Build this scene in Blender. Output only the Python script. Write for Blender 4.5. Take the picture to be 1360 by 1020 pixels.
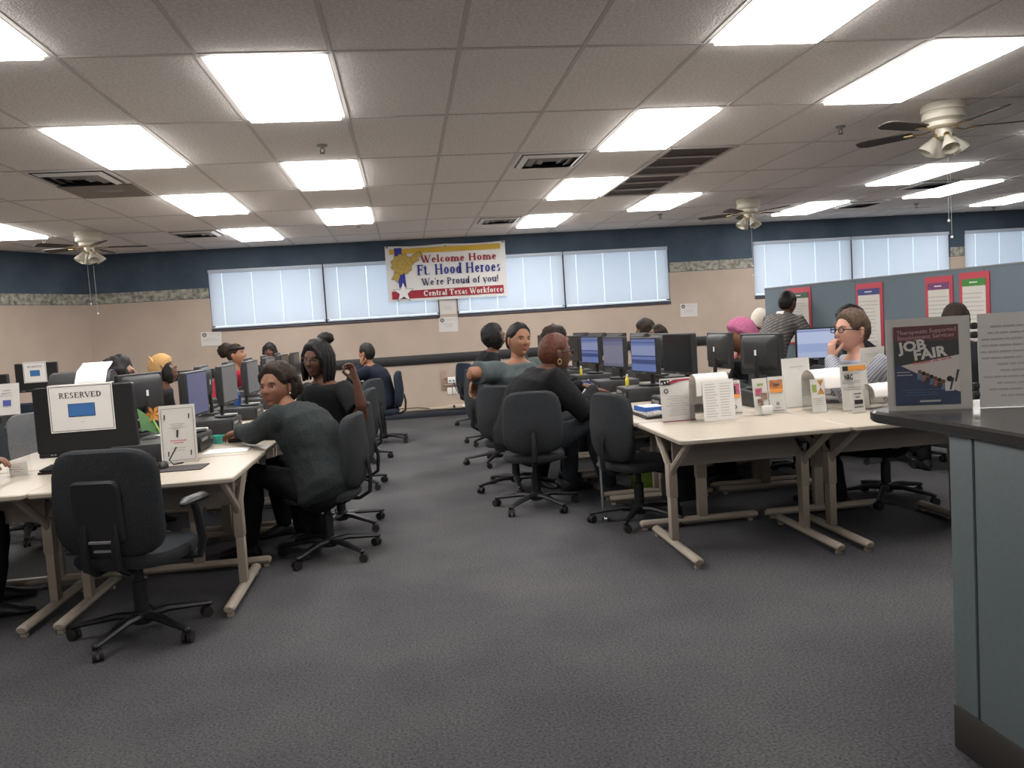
import bpy, bmesh, math, random
from math import sin, cos, pi, radians as rad, sqrt
from mathutils import Vector as V, Matrix as MX, noise
random.seed(7)
S = bpy.context.scene
COL = S.collection
for o in list(bpy.data.objects): bpy.data.objects.remove(o)

# ------------------------------------------------------------------ camera, world, exposure
CAM_H = 1.408
CEIL = 2.874
BACK = 13.52
cam_d = bpy.data.cameras.new('camera'); cam = bpy.data.objects.new('camera', cam_d); COL.objects.link(cam)
cam_d.sensor_width = 36; cam_d.lens = 29.165; cam_d.clip_start = 0.05; cam_d.clip_end = 200
cam.matrix_world = MX(((0.9899208, 0.07075516, -0.12268057, 0), (-0.12713261, 0.06227349, -0.98992894, 0),
                       (-0.06240284, 0.99554795, 0.07064112, CAM_H), (0, 0, 0, 1)))
S.camera = cam
S.view_settings.view_transform = 'Standard'; S.view_settings.look = 'None'
S.view_settings.gamma = 1; S.view_settings.use_curve_mapping = False
S.view_settings.exposure = 0.97
LAMP = 9.0          # radiance of the fluorescent diffusers
SKY = .85           # overcast daylight outside the blinds
w = bpy.data.worlds.new('World'); S.world = w; w.use_nodes = True
bg = w.node_tree.nodes['Background']; bg.inputs[0].default_value = (0.80, 0.89, 1.0, 1); bg.inputs[1].default_value = SKY

# ------------------------------------------------------------------ materials
MATS = {}
def mat(name, col, rough=.6, var=0, vscale=8, bump=0, bscale=60, metal=0, emit=None, es=0, spec=None, alpha=None, col2=None, detail=3, transl=0, coords='Object', stretch=None):
    if name in MATS: return MATS[name]
    m = bpy.data.materials.new(name); m.use_nodes = True
    nt = m.node_tree; b = nt.nodes['Principled BSDF']
    b.inputs['Base Color'].default_value = (*col, 1); b.inputs['Roughness'].default_value = rough; b.inputs['Metallic'].default_value = metal
    if spec is not None: b.inputs['Specular IOR Level'].default_value = spec
    tc = nt.nodes.new('ShaderNodeTexCoord'); src = tc.outputs[coords]
    if stretch:
        mp = nt.nodes.new('ShaderNodeMapping'); mp.inputs['Scale'].default_value = stretch
        nt.links.new(src, mp.inputs[0]); src = mp.outputs[0]
    if var or col2:
        n = nt.nodes.new('ShaderNodeTexNoise'); n.inputs['Scale'].default_value = vscale; n.inputs['Detail'].default_value = detail
        nt.links.new(src, n.inputs['Vector'])
        r = nt.nodes.new('ShaderNodeValToRGB')
        c2 = col2 or tuple(min(1, c*(1+var)) for c in col); c1 = col if col2 else tuple(c*(1-var) for c in col)
        r.color_ramp.elements[0].position = .32; r.color_ramp.elements[1].position = .68
        r.color_ramp.elements[0].color = (*c1, 1); r.color_ramp.elements[1].color = (*c2, 1)
        nt.links.new(n.outputs['Fac'], r.inputs[0]); nt.links.new(r.outputs[0], b.inputs['Base Color'])
    if bump:
        n2 = nt.nodes.new('ShaderNodeTexNoise'); n2.inputs['Scale'].default_value = bscale; n2.inputs['Detail'].default_value = 4
        nt.links.new(src, n2.inputs['Vector'])
        bp = nt.nodes.new('ShaderNodeBump'); bp.inputs['Strength'].default_value = bump; bp.inputs['Distance'].default_value = .01
        nt.links.new(n2.outputs['Fac'], bp.inputs['Height']); nt.links.new(bp.outputs[0], b.inputs['Normal'])
    if emit: b.inputs['Emission Color'].default_value = (*emit, 1); b.inputs['Emission Strength'].default_value = es
    if alpha is not None: b.inputs['Alpha'].default_value = alpha
    if transl:
        t = nt.nodes.new('ShaderNodeBsdfTranslucent'); t.inputs[0].default_value = (*col, 1)
        mxs = nt.nodes.new('ShaderNodeMixShader'); mxs.inputs[0].default_value = transl
        nt.links.new(b.outputs[0], mxs.inputs[1]); nt.links.new(t.outputs[0], mxs.inputs[2])
        nt.links.new(mxs.outputs[0], nt.nodes['Material Output'].inputs[0])
    MATS[name] = m; return m

def glassy(name, tint, gloss=.08):
    if name in MATS: return MATS[name]
    m = bpy.data.materials.new(name); m.use_nodes = True; nt = m.node_tree; nt.nodes.remove(nt.nodes['Principled BSDF'])
    t = nt.nodes.new('ShaderNodeBsdfTransparent'); t.inputs[0].default_value = (*tint, 1)
    g = nt.nodes.new('ShaderNodeBsdfGlossy'); g.inputs['Roughness'].default_value = .08
    x = nt.nodes.new('ShaderNodeMixShader'); x.inputs[0].default_value = gloss
    nt.links.new(t.outputs[0], x.inputs[1]); nt.links.new(g.outputs[0], x.inputs[2]); nt.links.new(x.outputs[0], nt.nodes['Material Output'].inputs[0])
    MATS[name] = m; return m

def stripes(name, c1, c2, scale, axis='Z', thin=.5, scale2=None, c3=None, rough=.8, rot=(0, 0, 0)):
    """woven or printed stripes: bands of c2 on c1 along an object axis; optional second set across (plaid)"""
    m = bpy.data.materials.new(name); m.use_nodes = True; nt = m.node_tree; b = nt.nodes['Principled BSDF']; b.inputs['Roughness'].default_value = rough
    tc = nt.nodes.new('ShaderNodeTexCoord')
    mp = nt.nodes.new('ShaderNodeMapping'); mp.inputs['Rotation'].default_value = rot; nt.links.new(tc.outputs['Object'], mp.inputs[0])
    def band(ax, sc):
        wv = nt.nodes.new('ShaderNodeTexWave'); wv.bands_direction = ax; wv.inputs['Scale'].default_value = sc; wv.inputs['Distortion'].default_value = .4
        nt.links.new(mp.outputs[0], wv.inputs['Vector'])
        r = nt.nodes.new('ShaderNodeValToRGB'); r.color_ramp.elements[0].position = thin-.08; r.color_ramp.elements[1].position = thin+.08
        nt.links.new(wv.outputs['Fac'], r.inputs[0]); return r.outputs[0]
    mx = nt.nodes.new('ShaderNodeMixRGB'); mx.inputs[1].default_value = (*c1, 1); mx.inputs[2].default_value = (*c2, 1)
    nt.links.new(band(axis, scale), mx.inputs[0]); out = mx.outputs[0]
    if scale2:
        mx2 = nt.nodes.new('ShaderNodeMixRGB'); mx2.inputs[2].default_value = (*c3, 1); nt.links.new(out, mx2.inputs[1])
        f = nt.nodes.new('ShaderNodeMath'); f.operation = 'MULTIPLY'; f.inputs[1].default_value = .6
        nt.links.new(band('X' if axis == 'Z' else 'Z', scale2), f.inputs[0]); nt.links.new(f.outputs[0], mx2.inputs[0]); out = mx2.outputs[0]
    nt.links.new(out, b.inputs['Base Color']); MATS[name] = m; return m

M_carpet = mat('carpet', (.055, .056, .062), .95, col2=(.130, .128, .134), vscale=95, bump=.5, bscale=240, spec=.1, detail=6)
def patchy_carpet():
    nt = M_carpet.node_tree; b = nt.nodes['Principled BSDF']; src = b.inputs['Base Color'].links[0].from_socket
    n = nt.nodes.new('ShaderNodeTexNoise'); n.inputs['Scale'].default_value = 1.3; n.inputs['Detail'].default_value = 5
    tc = [x for x in nt.nodes if x.type == 'TEX_COORD'][0]; nt.links.new(tc.outputs['Object'], n.inputs['Vector'])
    r = nt.nodes.new('ShaderNodeValToRGB'); r.color_ramp.elements[0].position = .3; r.color_ramp.elements[1].position = .7
    r.color_ramp.elements[0].color = (.78, .78, .80, 1); r.color_ramp.elements[1].color = (1.12, 1.10, 1.07, 1)
    mx = nt.nodes.new('ShaderNodeMixRGB'); mx.blend_type = 'MULTIPLY'; mx.inputs[0].default_value = 1
    nt.links.new(n.outputs['Fac'], r.inputs[0]); nt.links.new(src, mx.inputs[1]); nt.links.new(r.outputs[0], mx.inputs[2]); nt.links.new(mx.outputs[0], b.inputs['Base Color'])
patchy_carpet()
M_tile = mat('ceiling_tile', (.76, .725, .70), .95, col2=(.95, .915, .885), vscale=55, bump=.6, bscale=90, spec=.1, detail=8)
M_tbar = mat('ceiling_grid_metal', (.60, .57, .55), .6)
M_beige = mat('beige_wall', (.46, .375, .31), .85, var=.05, vscale=2, spec=.2)
M_blue = mat('blue_wallpaper', (.058, .085, .118), .85, col2=(.09, .122, .160), vscale=2.4, spec=.15, detail=6)
M_border = mat('wallpaper_border', (.13, .15, .14), .8, col2=(.46, .43, .36), vscale=17, detail=5, spec=.15)
M_rail = mat('black_rail', (.012, .012, .014), .5)
M_base = mat('dark_blue_baseboard', (.016, .02, .032), .6)
M_white = mat('white_metal', (.78, .78, .76), .4)
M_lamp = mat('lamp_diffuser', (.9, .9, .9), .5, emit=(1.0, .965, .93), es=LAMP)
M_slat = mat('blind_slat', (.76, .81, .88), .5, transl=.42)
M_winframe = mat('dark_window_frame', (.05, .045, .06), .5)
M_glass = glassy('window_glass', (.9, .94, .95), .06)
M_acryl = glassy('clear_acrylic', (.965, .965, .96), .05)
M_black = mat('black_plastic', (.012, .012, .013), .45, spec=.4)
M_black2 = mat('charcoal_plastic', (.022, .022, .024), .5, spec=.4)
M_rubber = mat('black_rubber', (.01, .01, .01), .7)
M_fabric = mat('charcoal_fabric', (.034, .037, .041), .95, var=.25, vscale=160, bump=.2, bscale=300, spec=.15)
M_fabric_blue = mat('navy_fabric', (.022, .030, .045), .95, var=.25, vscale=160, bump=.2, bscale=300, spec=.15)
M_top = mat('cream_laminate', (.44, .385, .315), .35, var=.015, vscale=30)
M_leg = mat('beige_enamel', (.36, .31, .255), .5)
M_panel = mat('beige_modesty_panel', (.24, .21, .185), .6)
M_paper = mat('white_paper', (.80, .78, .75), .8)
M_paper2 = mat('grey_white_paper', (.62, .60, .58), .8)
M_ink = mat('black_ink', (.02, .02, .022), .8)
M_grey_ink = mat('grey_ink', (.42, .41, .41), .8)
M_chrome = mat('chrome', (.7, .7, .7), .2, metal=1)
M_grey = mat('grey_plastic', (.25, .25, .25), .5)
M_key = mat('pale_grey_keys', (.42, .41, .39), .5)
M_cream = mat('ivory_enamel', (.66, .62, .52), .4)
M_brass = mat('brass', (.55, .42, .18), .3, metal=1)
M_blade = mat('dark_wood_blade', (.035, .028, .024), .5, var=.2, vscale=9)
M_frost = mat('frosted_glass', (.72, .69, .60), .3, transl=.3)
M_partition = mat('blue_grey_partition', (.13, .165, .19), .9, var=.06, vscale=120, bump=.15, bscale=200, spec=.1)
M_counter = mat('blue_grey_laminate', (.150, .185, .20), .5, var=.04, vscale=60)
M_countertop = mat('dark_countertop', (.062, .059, .058), .2, var=.1, vscale=150)
M_red = mat('red_card', (.42, .045, .07), .7)

# ------------------------------------------------------------------ mesh builder
class MB:
    def __init__(s): s.v = []; s.f = []; s.m = []
    def add(s, vs, fs, mi=0, M=None):
        n = len(s.v)
        s.v += [tuple(M @ V(p)) if M else tuple(p) for p in vs]
        s.f += [tuple(i+n for i in f) for f in fs]; s.m += [mi]*len(fs)
        return s
    def box(s, c, d, mi=0, M=None, b=0):
        hx, hy, hz = d[0]/2, d[1]/2, d[2]/2
        if b:
            return s.slab([(c[0]-hx, c[1]-hy), (c[0]+hx, c[1]-hy), (c[0]+hx, c[1]+hy), (c[0]-hx, c[1]+hy)], c[2]-hz, c[2]+hz, b, mi, M)
        p = [(c[0]+x*hx, c[1]+y*hy, c[2]+z*hz) for z in (-1, 1) for x, y in ((-1, -1), (1, -1), (1, 1), (-1, 1))]
        return s.add(p, [(3, 2, 1, 0), (4, 5, 6, 7), (0, 1, 5, 4), (1, 2, 6, 5), (2, 3, 7, 6), (3, 0, 4, 7)], mi, M)
    def slab(s, out, z0, z1, b=0, mi=0, M=None):
        """extruded outline (counter-clockwise) with a small chamfer of b top and bottom"""
        n = len(out); cx = sum(p[0] for p in out)/n; cy = sum(p[1] for p in out)/n
        def ring(z, k):
            r = []
            for i, p in enumerate(out):
                a = V(out[i-1]); q = V(p); c = V(out[(i+1) % n])
                d = ((a-q).normalized()+(c-q).normalized())
                if d.length < 1e-6: d = V((cx-p[0], cy-p[1]))
                d.normalize(); d2 = V((cx-p[0], cy-p[1]))
                if d.dot(d2) < 0: d = -d
                r.append((p[0]+d.x*k, p[1]+d.y*k, z))
            return r
        rs = [ring(z0, 0), ring(z1, 0)] if not b else [ring(z0, b), ring(z0+b, 0), ring(z1-b, 0), ring(z1, b)]
        vs = [p for r in rs for p in r]; fs = [tuple(range(n-1, -1, -1)), tuple(range((len(rs)-1)*n, len(rs)*n))]
        for k in range(len(rs)-1):
            for i in range(n):
                j = (i+1) % n; fs.append((k*n+i, k*n+j, (k+1)*n+j, (k+1)*n+i))
        return s.add(vs, fs, mi, M)
    def loft(s, rings, mi=0, M=None, caps=True):
        n = len(rings[0]); vs = [p for r in rings for p in r]; fs = []
        for k in range(len(rings)-1):
            for i in range(n):
                j = (i+1) % n; fs.append((k*n+i, k*n+j, (k+1)*n+j, (k+1)*n+i))
        if caps: fs += [tuple(range(n-1, -1, -1)), tuple(range((len(rings)-1)*n, len(rings)*n))]
        return s.add(vs, fs, mi, M)
    def lathe(s, prof, n=20, mi=0, M=None):
        return s.loft([[(r*cos(2*pi*i/n), r*sin(2*pi*i/n), z) for i in range(n)] for r, z in prof], mi, M)
    def tube(s, pts, r, n=8, mi=0, M=None, dome=False, flat=1.0, up=(0, 0, 1)):
        pts = [V(p) for p in pts]; k = len(pts); rs = list(r) if hasattr(r, '__len__') else [r]*k
        tang = [(pts[min(i+1, k-1)]-pts[max(i-1, 0)]).normalized() for i in range(k)]
        if dome:
            P, R, T = [], [], []
            for a in (80, 55, 28): P.append(pts[0]-tang[0]*rs[0]*sin(rad(a))); R.append(rs[0]*cos(rad(a))); T.append(tang[0])
            P += pts; R += rs; T += tang
            for a in (28, 55, 80): P.append(pts[-1]+tang[-1]*rs[-1]*sin(rad(a))); R.append(rs[-1]*cos(rad(a))); T.append(tang[-1])
            pts, rs, tang = P, R, T
        u = V(up)
        if abs(u.dot(tang[0])) > .95: u = V((0, 1, 0)) if abs(tang[0].y) < .9 else V((1, 0, 0))
        rings = []
        for p, t, q in zip(pts, tang, rs):
            x = t.cross(u)
            if x.length < 1e-5: x = t.orthogonal()
            x.normalize(); y = x.cross(t); u = y
            rings.append([p+x*q*cos(2*pi*i/n)+y*q*flat*sin(2*pi*i/n) for i in range(n)])
        return s.loft(rings, mi, M)
    def sphere(s, c, r, n=12, mi=0, M=None):
        r = r if hasattr(r, '__len__') else (r, r, r)
        rings = []
        for k in range(n//2+1):
            a = -pi/2+pi*k/(n//2); a = max(-pi/2+.08, min(pi/2-.08, a))
            rings.append([(c[0]+r[0]*cos(a)*cos(2*pi*i/n), c[1]+r[1]*cos(a)*sin(2*pi*i/n), c[2]+r[2]*sin(a)) for i in range(n)])
        return s.loft(rings, mi, M)
    def quad(s, p, mi=0, M=None): return s.add(p, [tuple(range(len(p)))], mi, M)
    def mesh(s, name, mats, sharp=38):
        me = bpy.data.meshes.new(name); me.from_pydata(s.v, [], s.f); me.validate()
        for m in (mats if isinstance(mats, (list, tuple)) else [mats]): me.materials.append(m)
        if len(me.polygons) == len(s.m): me.polygons.foreach_set('material_index', s.m)
        bm = bmesh.new(); bm.from_mesh(me); bmesh.ops.recalc_face_normals(bm, faces=bm.faces); bm.to_mesh(me); bm.free()
        me.polygons.foreach_set('use_smooth', [True]*len(me.polygons)); me.set_sharp_from_angle(angle=rad(sharp)); me.update()
        return me
    def build(s, name, mats, parent=None, **k):
        o = link(name, s.mesh(name, mats, **k), parent)
        if name in ('print', 'lettering', 'header_print', 'crowd_print', 'poster_print', 'symbols', 'caption', 'gold_bow', 'vent_slots', 'buttons', 'ring_binding', 'shirt_print'): o['kind'] = 'stuff'
        return o
def link(name, me, parent=None):
    o = bpy.data.objects.new(name, me); COL.objects.link(o)
    if parent: o.parent = parent
    return o
def tag(o, label=None, cat=None, group=None, kind=None):
    if label: o['label'] = label
    if cat: o['category'] = cat
    if group: o['group'] = group
    if kind: o['kind'] = kind
    return o
def thing(name, label, cat, loc=(0, 0, 0), rz=0, group=None):
    o = bpy.data.objects.new(name, None); COL.objects.link(o); o.location = loc; o.rotation_euler = (0, 0, rz); o.empty_display_size = .1
    return tag(o, label, cat, group)
def copy_tree(o, parent=None):
    c = o.copy(); COL.objects.link(c)
    if parent: c.parent = parent
    for ch in list(o.children): copy_tree(ch, c)
    return c
def dup(o, label, loc, rz=0, group=None):
    c = copy_tree(o); c.location = loc; c.rotation_euler = (0, 0, rz); c['label'] = label
    if group: c['group'] = group
    return c
def Rz(a): return MX.Rotation(a, 4, 'Z')
def Tr(x, y=None, z=None): return MX.Translation(x if y is None else (x, y, z))
def rrect(wd, h, r, n=5):
    o = []
    for cx, cy, a0 in ((wd/2-r, h/2-r, 0), (-wd/2+r, h/2-r, 90), (-wd/2+r, -h/2+r, 180), (wd/2-r, -h/2+r, 270)):
        o += [(cx+r*cos(rad(a0+90*i/n)), cy+r*sin(rad(a0+90*i/n))) for i in range(n+1)]
    return o
YUP = MX.Rotation(rad(90), 4, 'X')      # local (x, y, z) -> (x, -z, y): flat art stands upright facing -Y

# ------------------------------------------------------------------ lettering
THK, THN = .125, .05
def glyph(ch):
    """serif letter as primitives; returns (parts, advance) with cap height .7 and x-height .48"""
    st = lambda x, y0, y1, s='bt', w=THK: [('s', x, y0, y1, s, w)]
    ln = lambda a, b, c, d, w=THK: [('l', a, b, c, d, w)]
    ar = lambda cx, cy, rx, ry, a0, a1: [('a', cx, cy, rx, ry, a0, a1)]
    G = {
     'W': (ln(.04, .7, .27, 0)+ln(.27, 0, .46, .62, THN)+ln(.40, .7, .63, 0)+ln(.63, 0, .86, .7, THN)+ln(-.06, .685, .16, .685, THN)+ln(.32, .685, .5, .685, THN)+ln(.76, .685, .96, .685, THN), .94),
     'e': (ar(.25, .24, .2, .24, 0, 320)+ln(.08, .27, .43, .27, THN), .5), 'l': (st(.14, 0, .72), .29), 'c': (ar(.25, .24, .2, .24, 45, 315), .46),
     'o': (ar(.26, .24, .22, .24, 0, 360), .54), 'm': (st(.13, 0, .48)+st(.42, 0, .38, 'b')+st(.71, 0, .38, 'b')+ar(.28, .34, .14, .14, 0, 180)+ar(.57, .34, .14, .14, 0, 180), .86),
     'H': (st(.16, 0, .7)+st(.62, 0, .7)+ln(.16, .36, .62, .36, THN), .8), 'F': (st(.16, 0, .7)+ln(.1, .675, .55, .675, THN)+ln(.16, .36, .42, .36, THN)+ln(.53, .5, .53, .7, THN)+ln(.42, .27, .42, .45, THN), .6),
     't': (st(.15, .06, .62, '')+ln(.02, .455, .3, .455, THN)+ar(.24, .1, .1, .1, 180, 330), .35), '.': (ar(.1, .06, .05, .05, 0, 360), .27), 'd': (ar(.24, .24, .2, .24, 0, 360)+st(.43, 0, .72, 'bt'), .57),
     'r': (st(.14, 0, .48)+ar(.27, .36, .1, .1, 30, 180), .4), 's': (ar(.2, .36, .14, .12, 30, 270)+ar(.2, .12, .15, .12, -150, 90), .42), "'": (ln(.1, .52, .12, .7, .08), .2),
     'P': (st(.16, 0, .7)+ar(.3, .51, .24, .19, -90, 90)+ln(.16, .33, .3, .33, THN)+ln(.16, .685, .3, .685, THN), .62), 'u': (st(.13, .12, .48, 't')+st(.44, 0, .48, 'bt')+ar(.28, .14, .15, .14, 180, 360), .58),
     'f': (st(.15, 0, .58, 'b')+ar(.26, .58, .11, .13, 30, 180)+ln(.02, .455, .3, .455, THN), .34), 'y': (ln(.06, .48, .26, .02)+ln(.46, .48, .2, -.2, THN)+ln(-.02, .465, .15, .465, THN)+ln(.36, .465, .53, .465, THN), .5),
     '!': (ln(.12, .2, .12, .7, .1)+ar(.12, .06, .05, .05, 0, 360), .3), 'C': (ar(.36, .35, .31, .35, 40, 320)+ln(.6, .46, .6, .7, THN), .7), 'n': (st(.13, 0, .48)+st(.44, 0, .36, 'b')+ar(.29, .32, .15, .15, 0, 180), .58),
     'T': (st(.32, 0, .7, 'b')+ln(.03, .675, .61, .675, THN)+ln(.04, .5, .04, .7, THN)+ln(.6, .5, .6, .7, THN), .66), 'a': (st(.37, 0, .34, 'b')+ar(.24, .34, .13, .13, 0, 160)+ar(.22, .15, .17, .14, 0, 360), .48),
     'x': (ln(.06, .48, .4, 0)+ln(.06, 0, .4, .48, THN)+ln(-.02, .465, .16, .465, THN)+ln(.3, .465, .48, .465, THN)+ln(-.02, .015, .16, .015, THN)+ln(.3, .015, .48, .015, THN), .5),
     'k': (st(.14, 0, .72)+ln(.18, .2, .42, .47, THN)+ln(.24, .28, .46, 0)+ln(.32, .465, .52, .465, THN), .55),
     'R': (st(.16, 0, .7)+ar(.3, .52, .24, .18, -90, 90)+ln(.16, .35, .3, .35, THN)+ln(.16, .685, .3, .685, THN)+ln(.32, .34, .6, 0), .68),
     'E': (st(.16, 0, .7)+ln(.1, .675, .54, .675, THN)+ln(.16, .36, .42, .36, THN)+ln(.1, .025, .56, .025, THN)+ln(.53, .52, .53, .7, THN)+ln(.55, 0, .55, .19, THN), .64),
     'S': (ar(.26, .52, .19, .18, 30, 270)+ar(.26, .18, .2, .18, -150, 90), .54), 'V': (ln(.06, .7, .34, 0)+ln(.34, 0, .6, .7, THN)+ln(-.04, .685, .18, .685, THN)+ln(.5, .685, .7, .685, THN), .7),
     'D': (st(.16, 0, .7)+ar(.26, .35, .38, .35, -90, 90)+ln(.14, .675, .28, .675, THN)+ln(.14, .025, .28, .025, THN), .72), ' ': ([], .3)}
    return G[ch]
def serif(mb, text, x, y, h, width=None, mi=0, M=None, z=0.0, track=.02, bold=1.0):
    """flat serif lettering starting at x with baseline y; h is the cap height; stretched to width"""
    adv = sum(glyph(c)[1]+track for c in text)*h/.7
    sx = (width/adv if width else 1)*h/.7; sy = h/.7; cx = 0
    def Q(pts): mb.quad([(x+(cx+px)*sx, y+py*sy, z) for px, py in pts], mi, M)
    for c in text:
        parts, a = glyph(c)
        for p in parts:
            if p[0] == 's':
                _, px, y0, y1, sf, wd = p; wd *= bold; Q([(px-wd/2, y0), (px+wd/2, y0), (px+wd/2, y1), (px-wd/2, y1)])
                for e, yy in (('b', y0), ('t', y1-.04)):
                    if e in sf: Q([(px-wd/2-.055, yy), (px+wd/2+.055, yy), (px+wd/2+.055, yy+.04), (px-wd/2-.055, yy+.04)])
            elif p[0] == 'l':
                _, a0, b0, c0, d0, wd = p; wd *= bold; d = V((c0-a0, d0-b0)); nn = V((-d.y, d.x)).normalized()*wd/2
                if abs(d.y) > .3*d.length and wd > .07*bold: nn = V((wd/2, 0))
                Q([(a0-nn.x, b0-nn.y), (a0+nn.x, b0+nn.y), (c0+nn.x, d0+nn.y), (c0-nn.x, d0-nn.y)][::-1])
            else:
                _, ax, ay, rx, ry, a0, a1 = p; n = max(4, int(abs(a1-a0)/24)); pr = None
                for i in range(n+1):
                    t = rad(a0+(a1-a0)*i/n); wd = (THN+(THK-THN)*abs(cos(t)))*bold; k = max(0, 1-wd/rx); k2 = max(0, 1-wd/ry)
                    q = ((ax+rx*cos(t), ay+ry*sin(t)), (ax+rx*k*cos(t), ay+ry*k2*sin(t)))
                    if pr: Q([pr[0], q[0], q[1], pr[1]])
                    pr = q
        cx += a+track
    return mb
def sans(text, size, name, material, parent, M, bold=.02, width=None):
    """plain lettering from Blender's built-in face, turned into a mesh"""
    cu = bpy.data.curves.new(name, 'FONT'); cu.body = text; cu.size = size; cu.offset = bold; cu.align_x = 'LEFT'; cu.resolution_u = 2
    t = bpy.data.objects.new(name, cu); COL.objects.link(t); dg = bpy.context.evaluated_depsgraph_get()
    me = bpy.data.meshes.new_from_object(t.evaluated_get(dg)); bpy.data.objects.remove(t); bpy.data.curves.remove(cu)
    xs = [v.co.x for v in me.vertices]
    k = width/(max(xs)-min(xs)) if width else 1
    me.transform(M @ MX.Diagonal((k, 1, 1, 1))); me.materials.clear(); me.materials.append(material); me.name = name
    o = link(name, me, parent); o['kind'] = 'stuff'; return o
def textlines(mb, x0, x1, y0, y1, n, mi=0, M=None, z=0, center=True, seed=1, th=.30):
    """rows of print too small to read: short word-length dashes"""
    r = random.Random(seed); dy = (y1-y0)/n; h = abs(dy)*th
    for i in range(n):
        y = y0+dy*(i+.5); wd = (x1-x0)*r.uniform(.45, 1.0) if center else (x1-x0)*r.uniform(.7, 1)
        a = (x0+x1-wd)/2 if center else x0; x = a
        while x < a+wd-.004:
            l = min(r.uniform(.06, .16)*(x1-x0), a+wd-x)
            mb.quad([(x, y-h/2, z), (x+l, y-h/2, z), (x+l, y+h/2, z), (x, y+h/2, z)], mi, M); x += l+.014*(x1-x0)
    return mb

# ================================================================== the room
def struct(name, mb, m, parent=None, **k):
    o = mb.build(name, m, parent, **k); o['kind'] = 'structure'; return o
XL, XR, YF = -7.2, 12.9, -6.5
struct('floor', MB().box(((XL+XR)/2, (YF+BACK)/2, -.05), (XR-XL+1, BACK-YF+1, .1)), M_carpet)
ceiling = struct('ceiling', MB().box(((XL+XR)/2, (YF+BACK)/2, CEIL+.16), (XR-XL+1, BACK-YF+1, .1)), M_tile)
WSPLIT, WZ0, WZ1 = 2.12, 1.625, 2.56
wins = [(-3.0, -1.23), (-1.23, .57), (.86, 2.65), (2.65, 4.44), (5.92, 7.70), (7.70, 9.52), (9.80, 11.6)]
opens = [(-3.0, .57), (.86, 4.44), (5.92, 9.52), (9.80, 11.6)]
def wall_back():
    mb = MB(); xs = [-4.86]+[x for o in opens for x in o]+[XR+.2]; T = .16
    for a, b in zip(xs[:-1], xs[1:]):
        hole = (a, b) in opens
        for z0, z1, mi in ((0, WZ0, 0), (WZ0, WSPLIT, 0), (WSPLIT, WZ1, 1), (WZ1, CEIL+.2, 1)):
            if hole and z0 >= WZ0 and z1 <= WZ1: continue
            mb.box(((a+b)/2, BACK+T/2, (z0+z1)/2), (b-a, T, z1-z0), mi)
    return struct('wall_back', mb, [M_beige, M_blue])
wall_back()
# left wall: a canted stretch from the back corner, then straight on towards the viewer
cant = [(-4.80, BACK), (-6.55, 10.42), (-6.95, 9.7), (-6.95, YF)]
mb = MB(); bord = MB(); lb = MB()
for (x0, y0), (x1, y1) in zip(cant[:-1], cant[1:]):
    d = V((x1-x0, y1-y0)); L = d.length; a = math.atan2(d.y, d.x); M = Tr(x0, y0, 0) @ Rz(a)
    mb.box((L/2, -.08, WSPLIT/2), (L+.1, .16, WSPLIT), 0, M); mb.box((L/2, -.08, (WSPLIT+CEIL+.2)/2), (L+.1, .16, CEIL+.2-WSPLIT), 1, M)
    bord.box((L/2, .004, 2.205), (L, .008, .155), 0, M); lb.box((L/2, .008, .05), (L, .016, .1), 0, M)
struct('wall_left', mb, [M_beige, M_blue])
struct('trim_1', bord, M_border); struct('baseboard_left', lb, M_base)
struct('wall_right', MB().box((XR+.1, (YF+BACK)/2, CEIL/2), (.2, BACK-YF, CEIL+.3)), M_beige)
struct('wall_front', MB().box(((XL+XR)/2, YF-.1, CEIL/2), (XR-XL, .2, CEIL+.3)), M_beige)
struct('trim_2', MB().box((-3.9, BACK-.004, 2.205), (1.8, .008, .155)).box((5.18, BACK-.004, 2.205), (1.46, .008, .155)).box((9.66, BACK-.004, 2.205), (.27, .008, .155)).box((12.2, BACK-.004, 2.205), (1.2, .008, .155)), M_border)
struct('trim_3', MB().box((4.0, BACK-.012, .945), (17.6, .024, .15), b=.006), M_rail)
struct('baseboard_back', MB().box((4.0, BACK-.01, .05), (17.6, .02, .1), b=.004), M_base)

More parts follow.
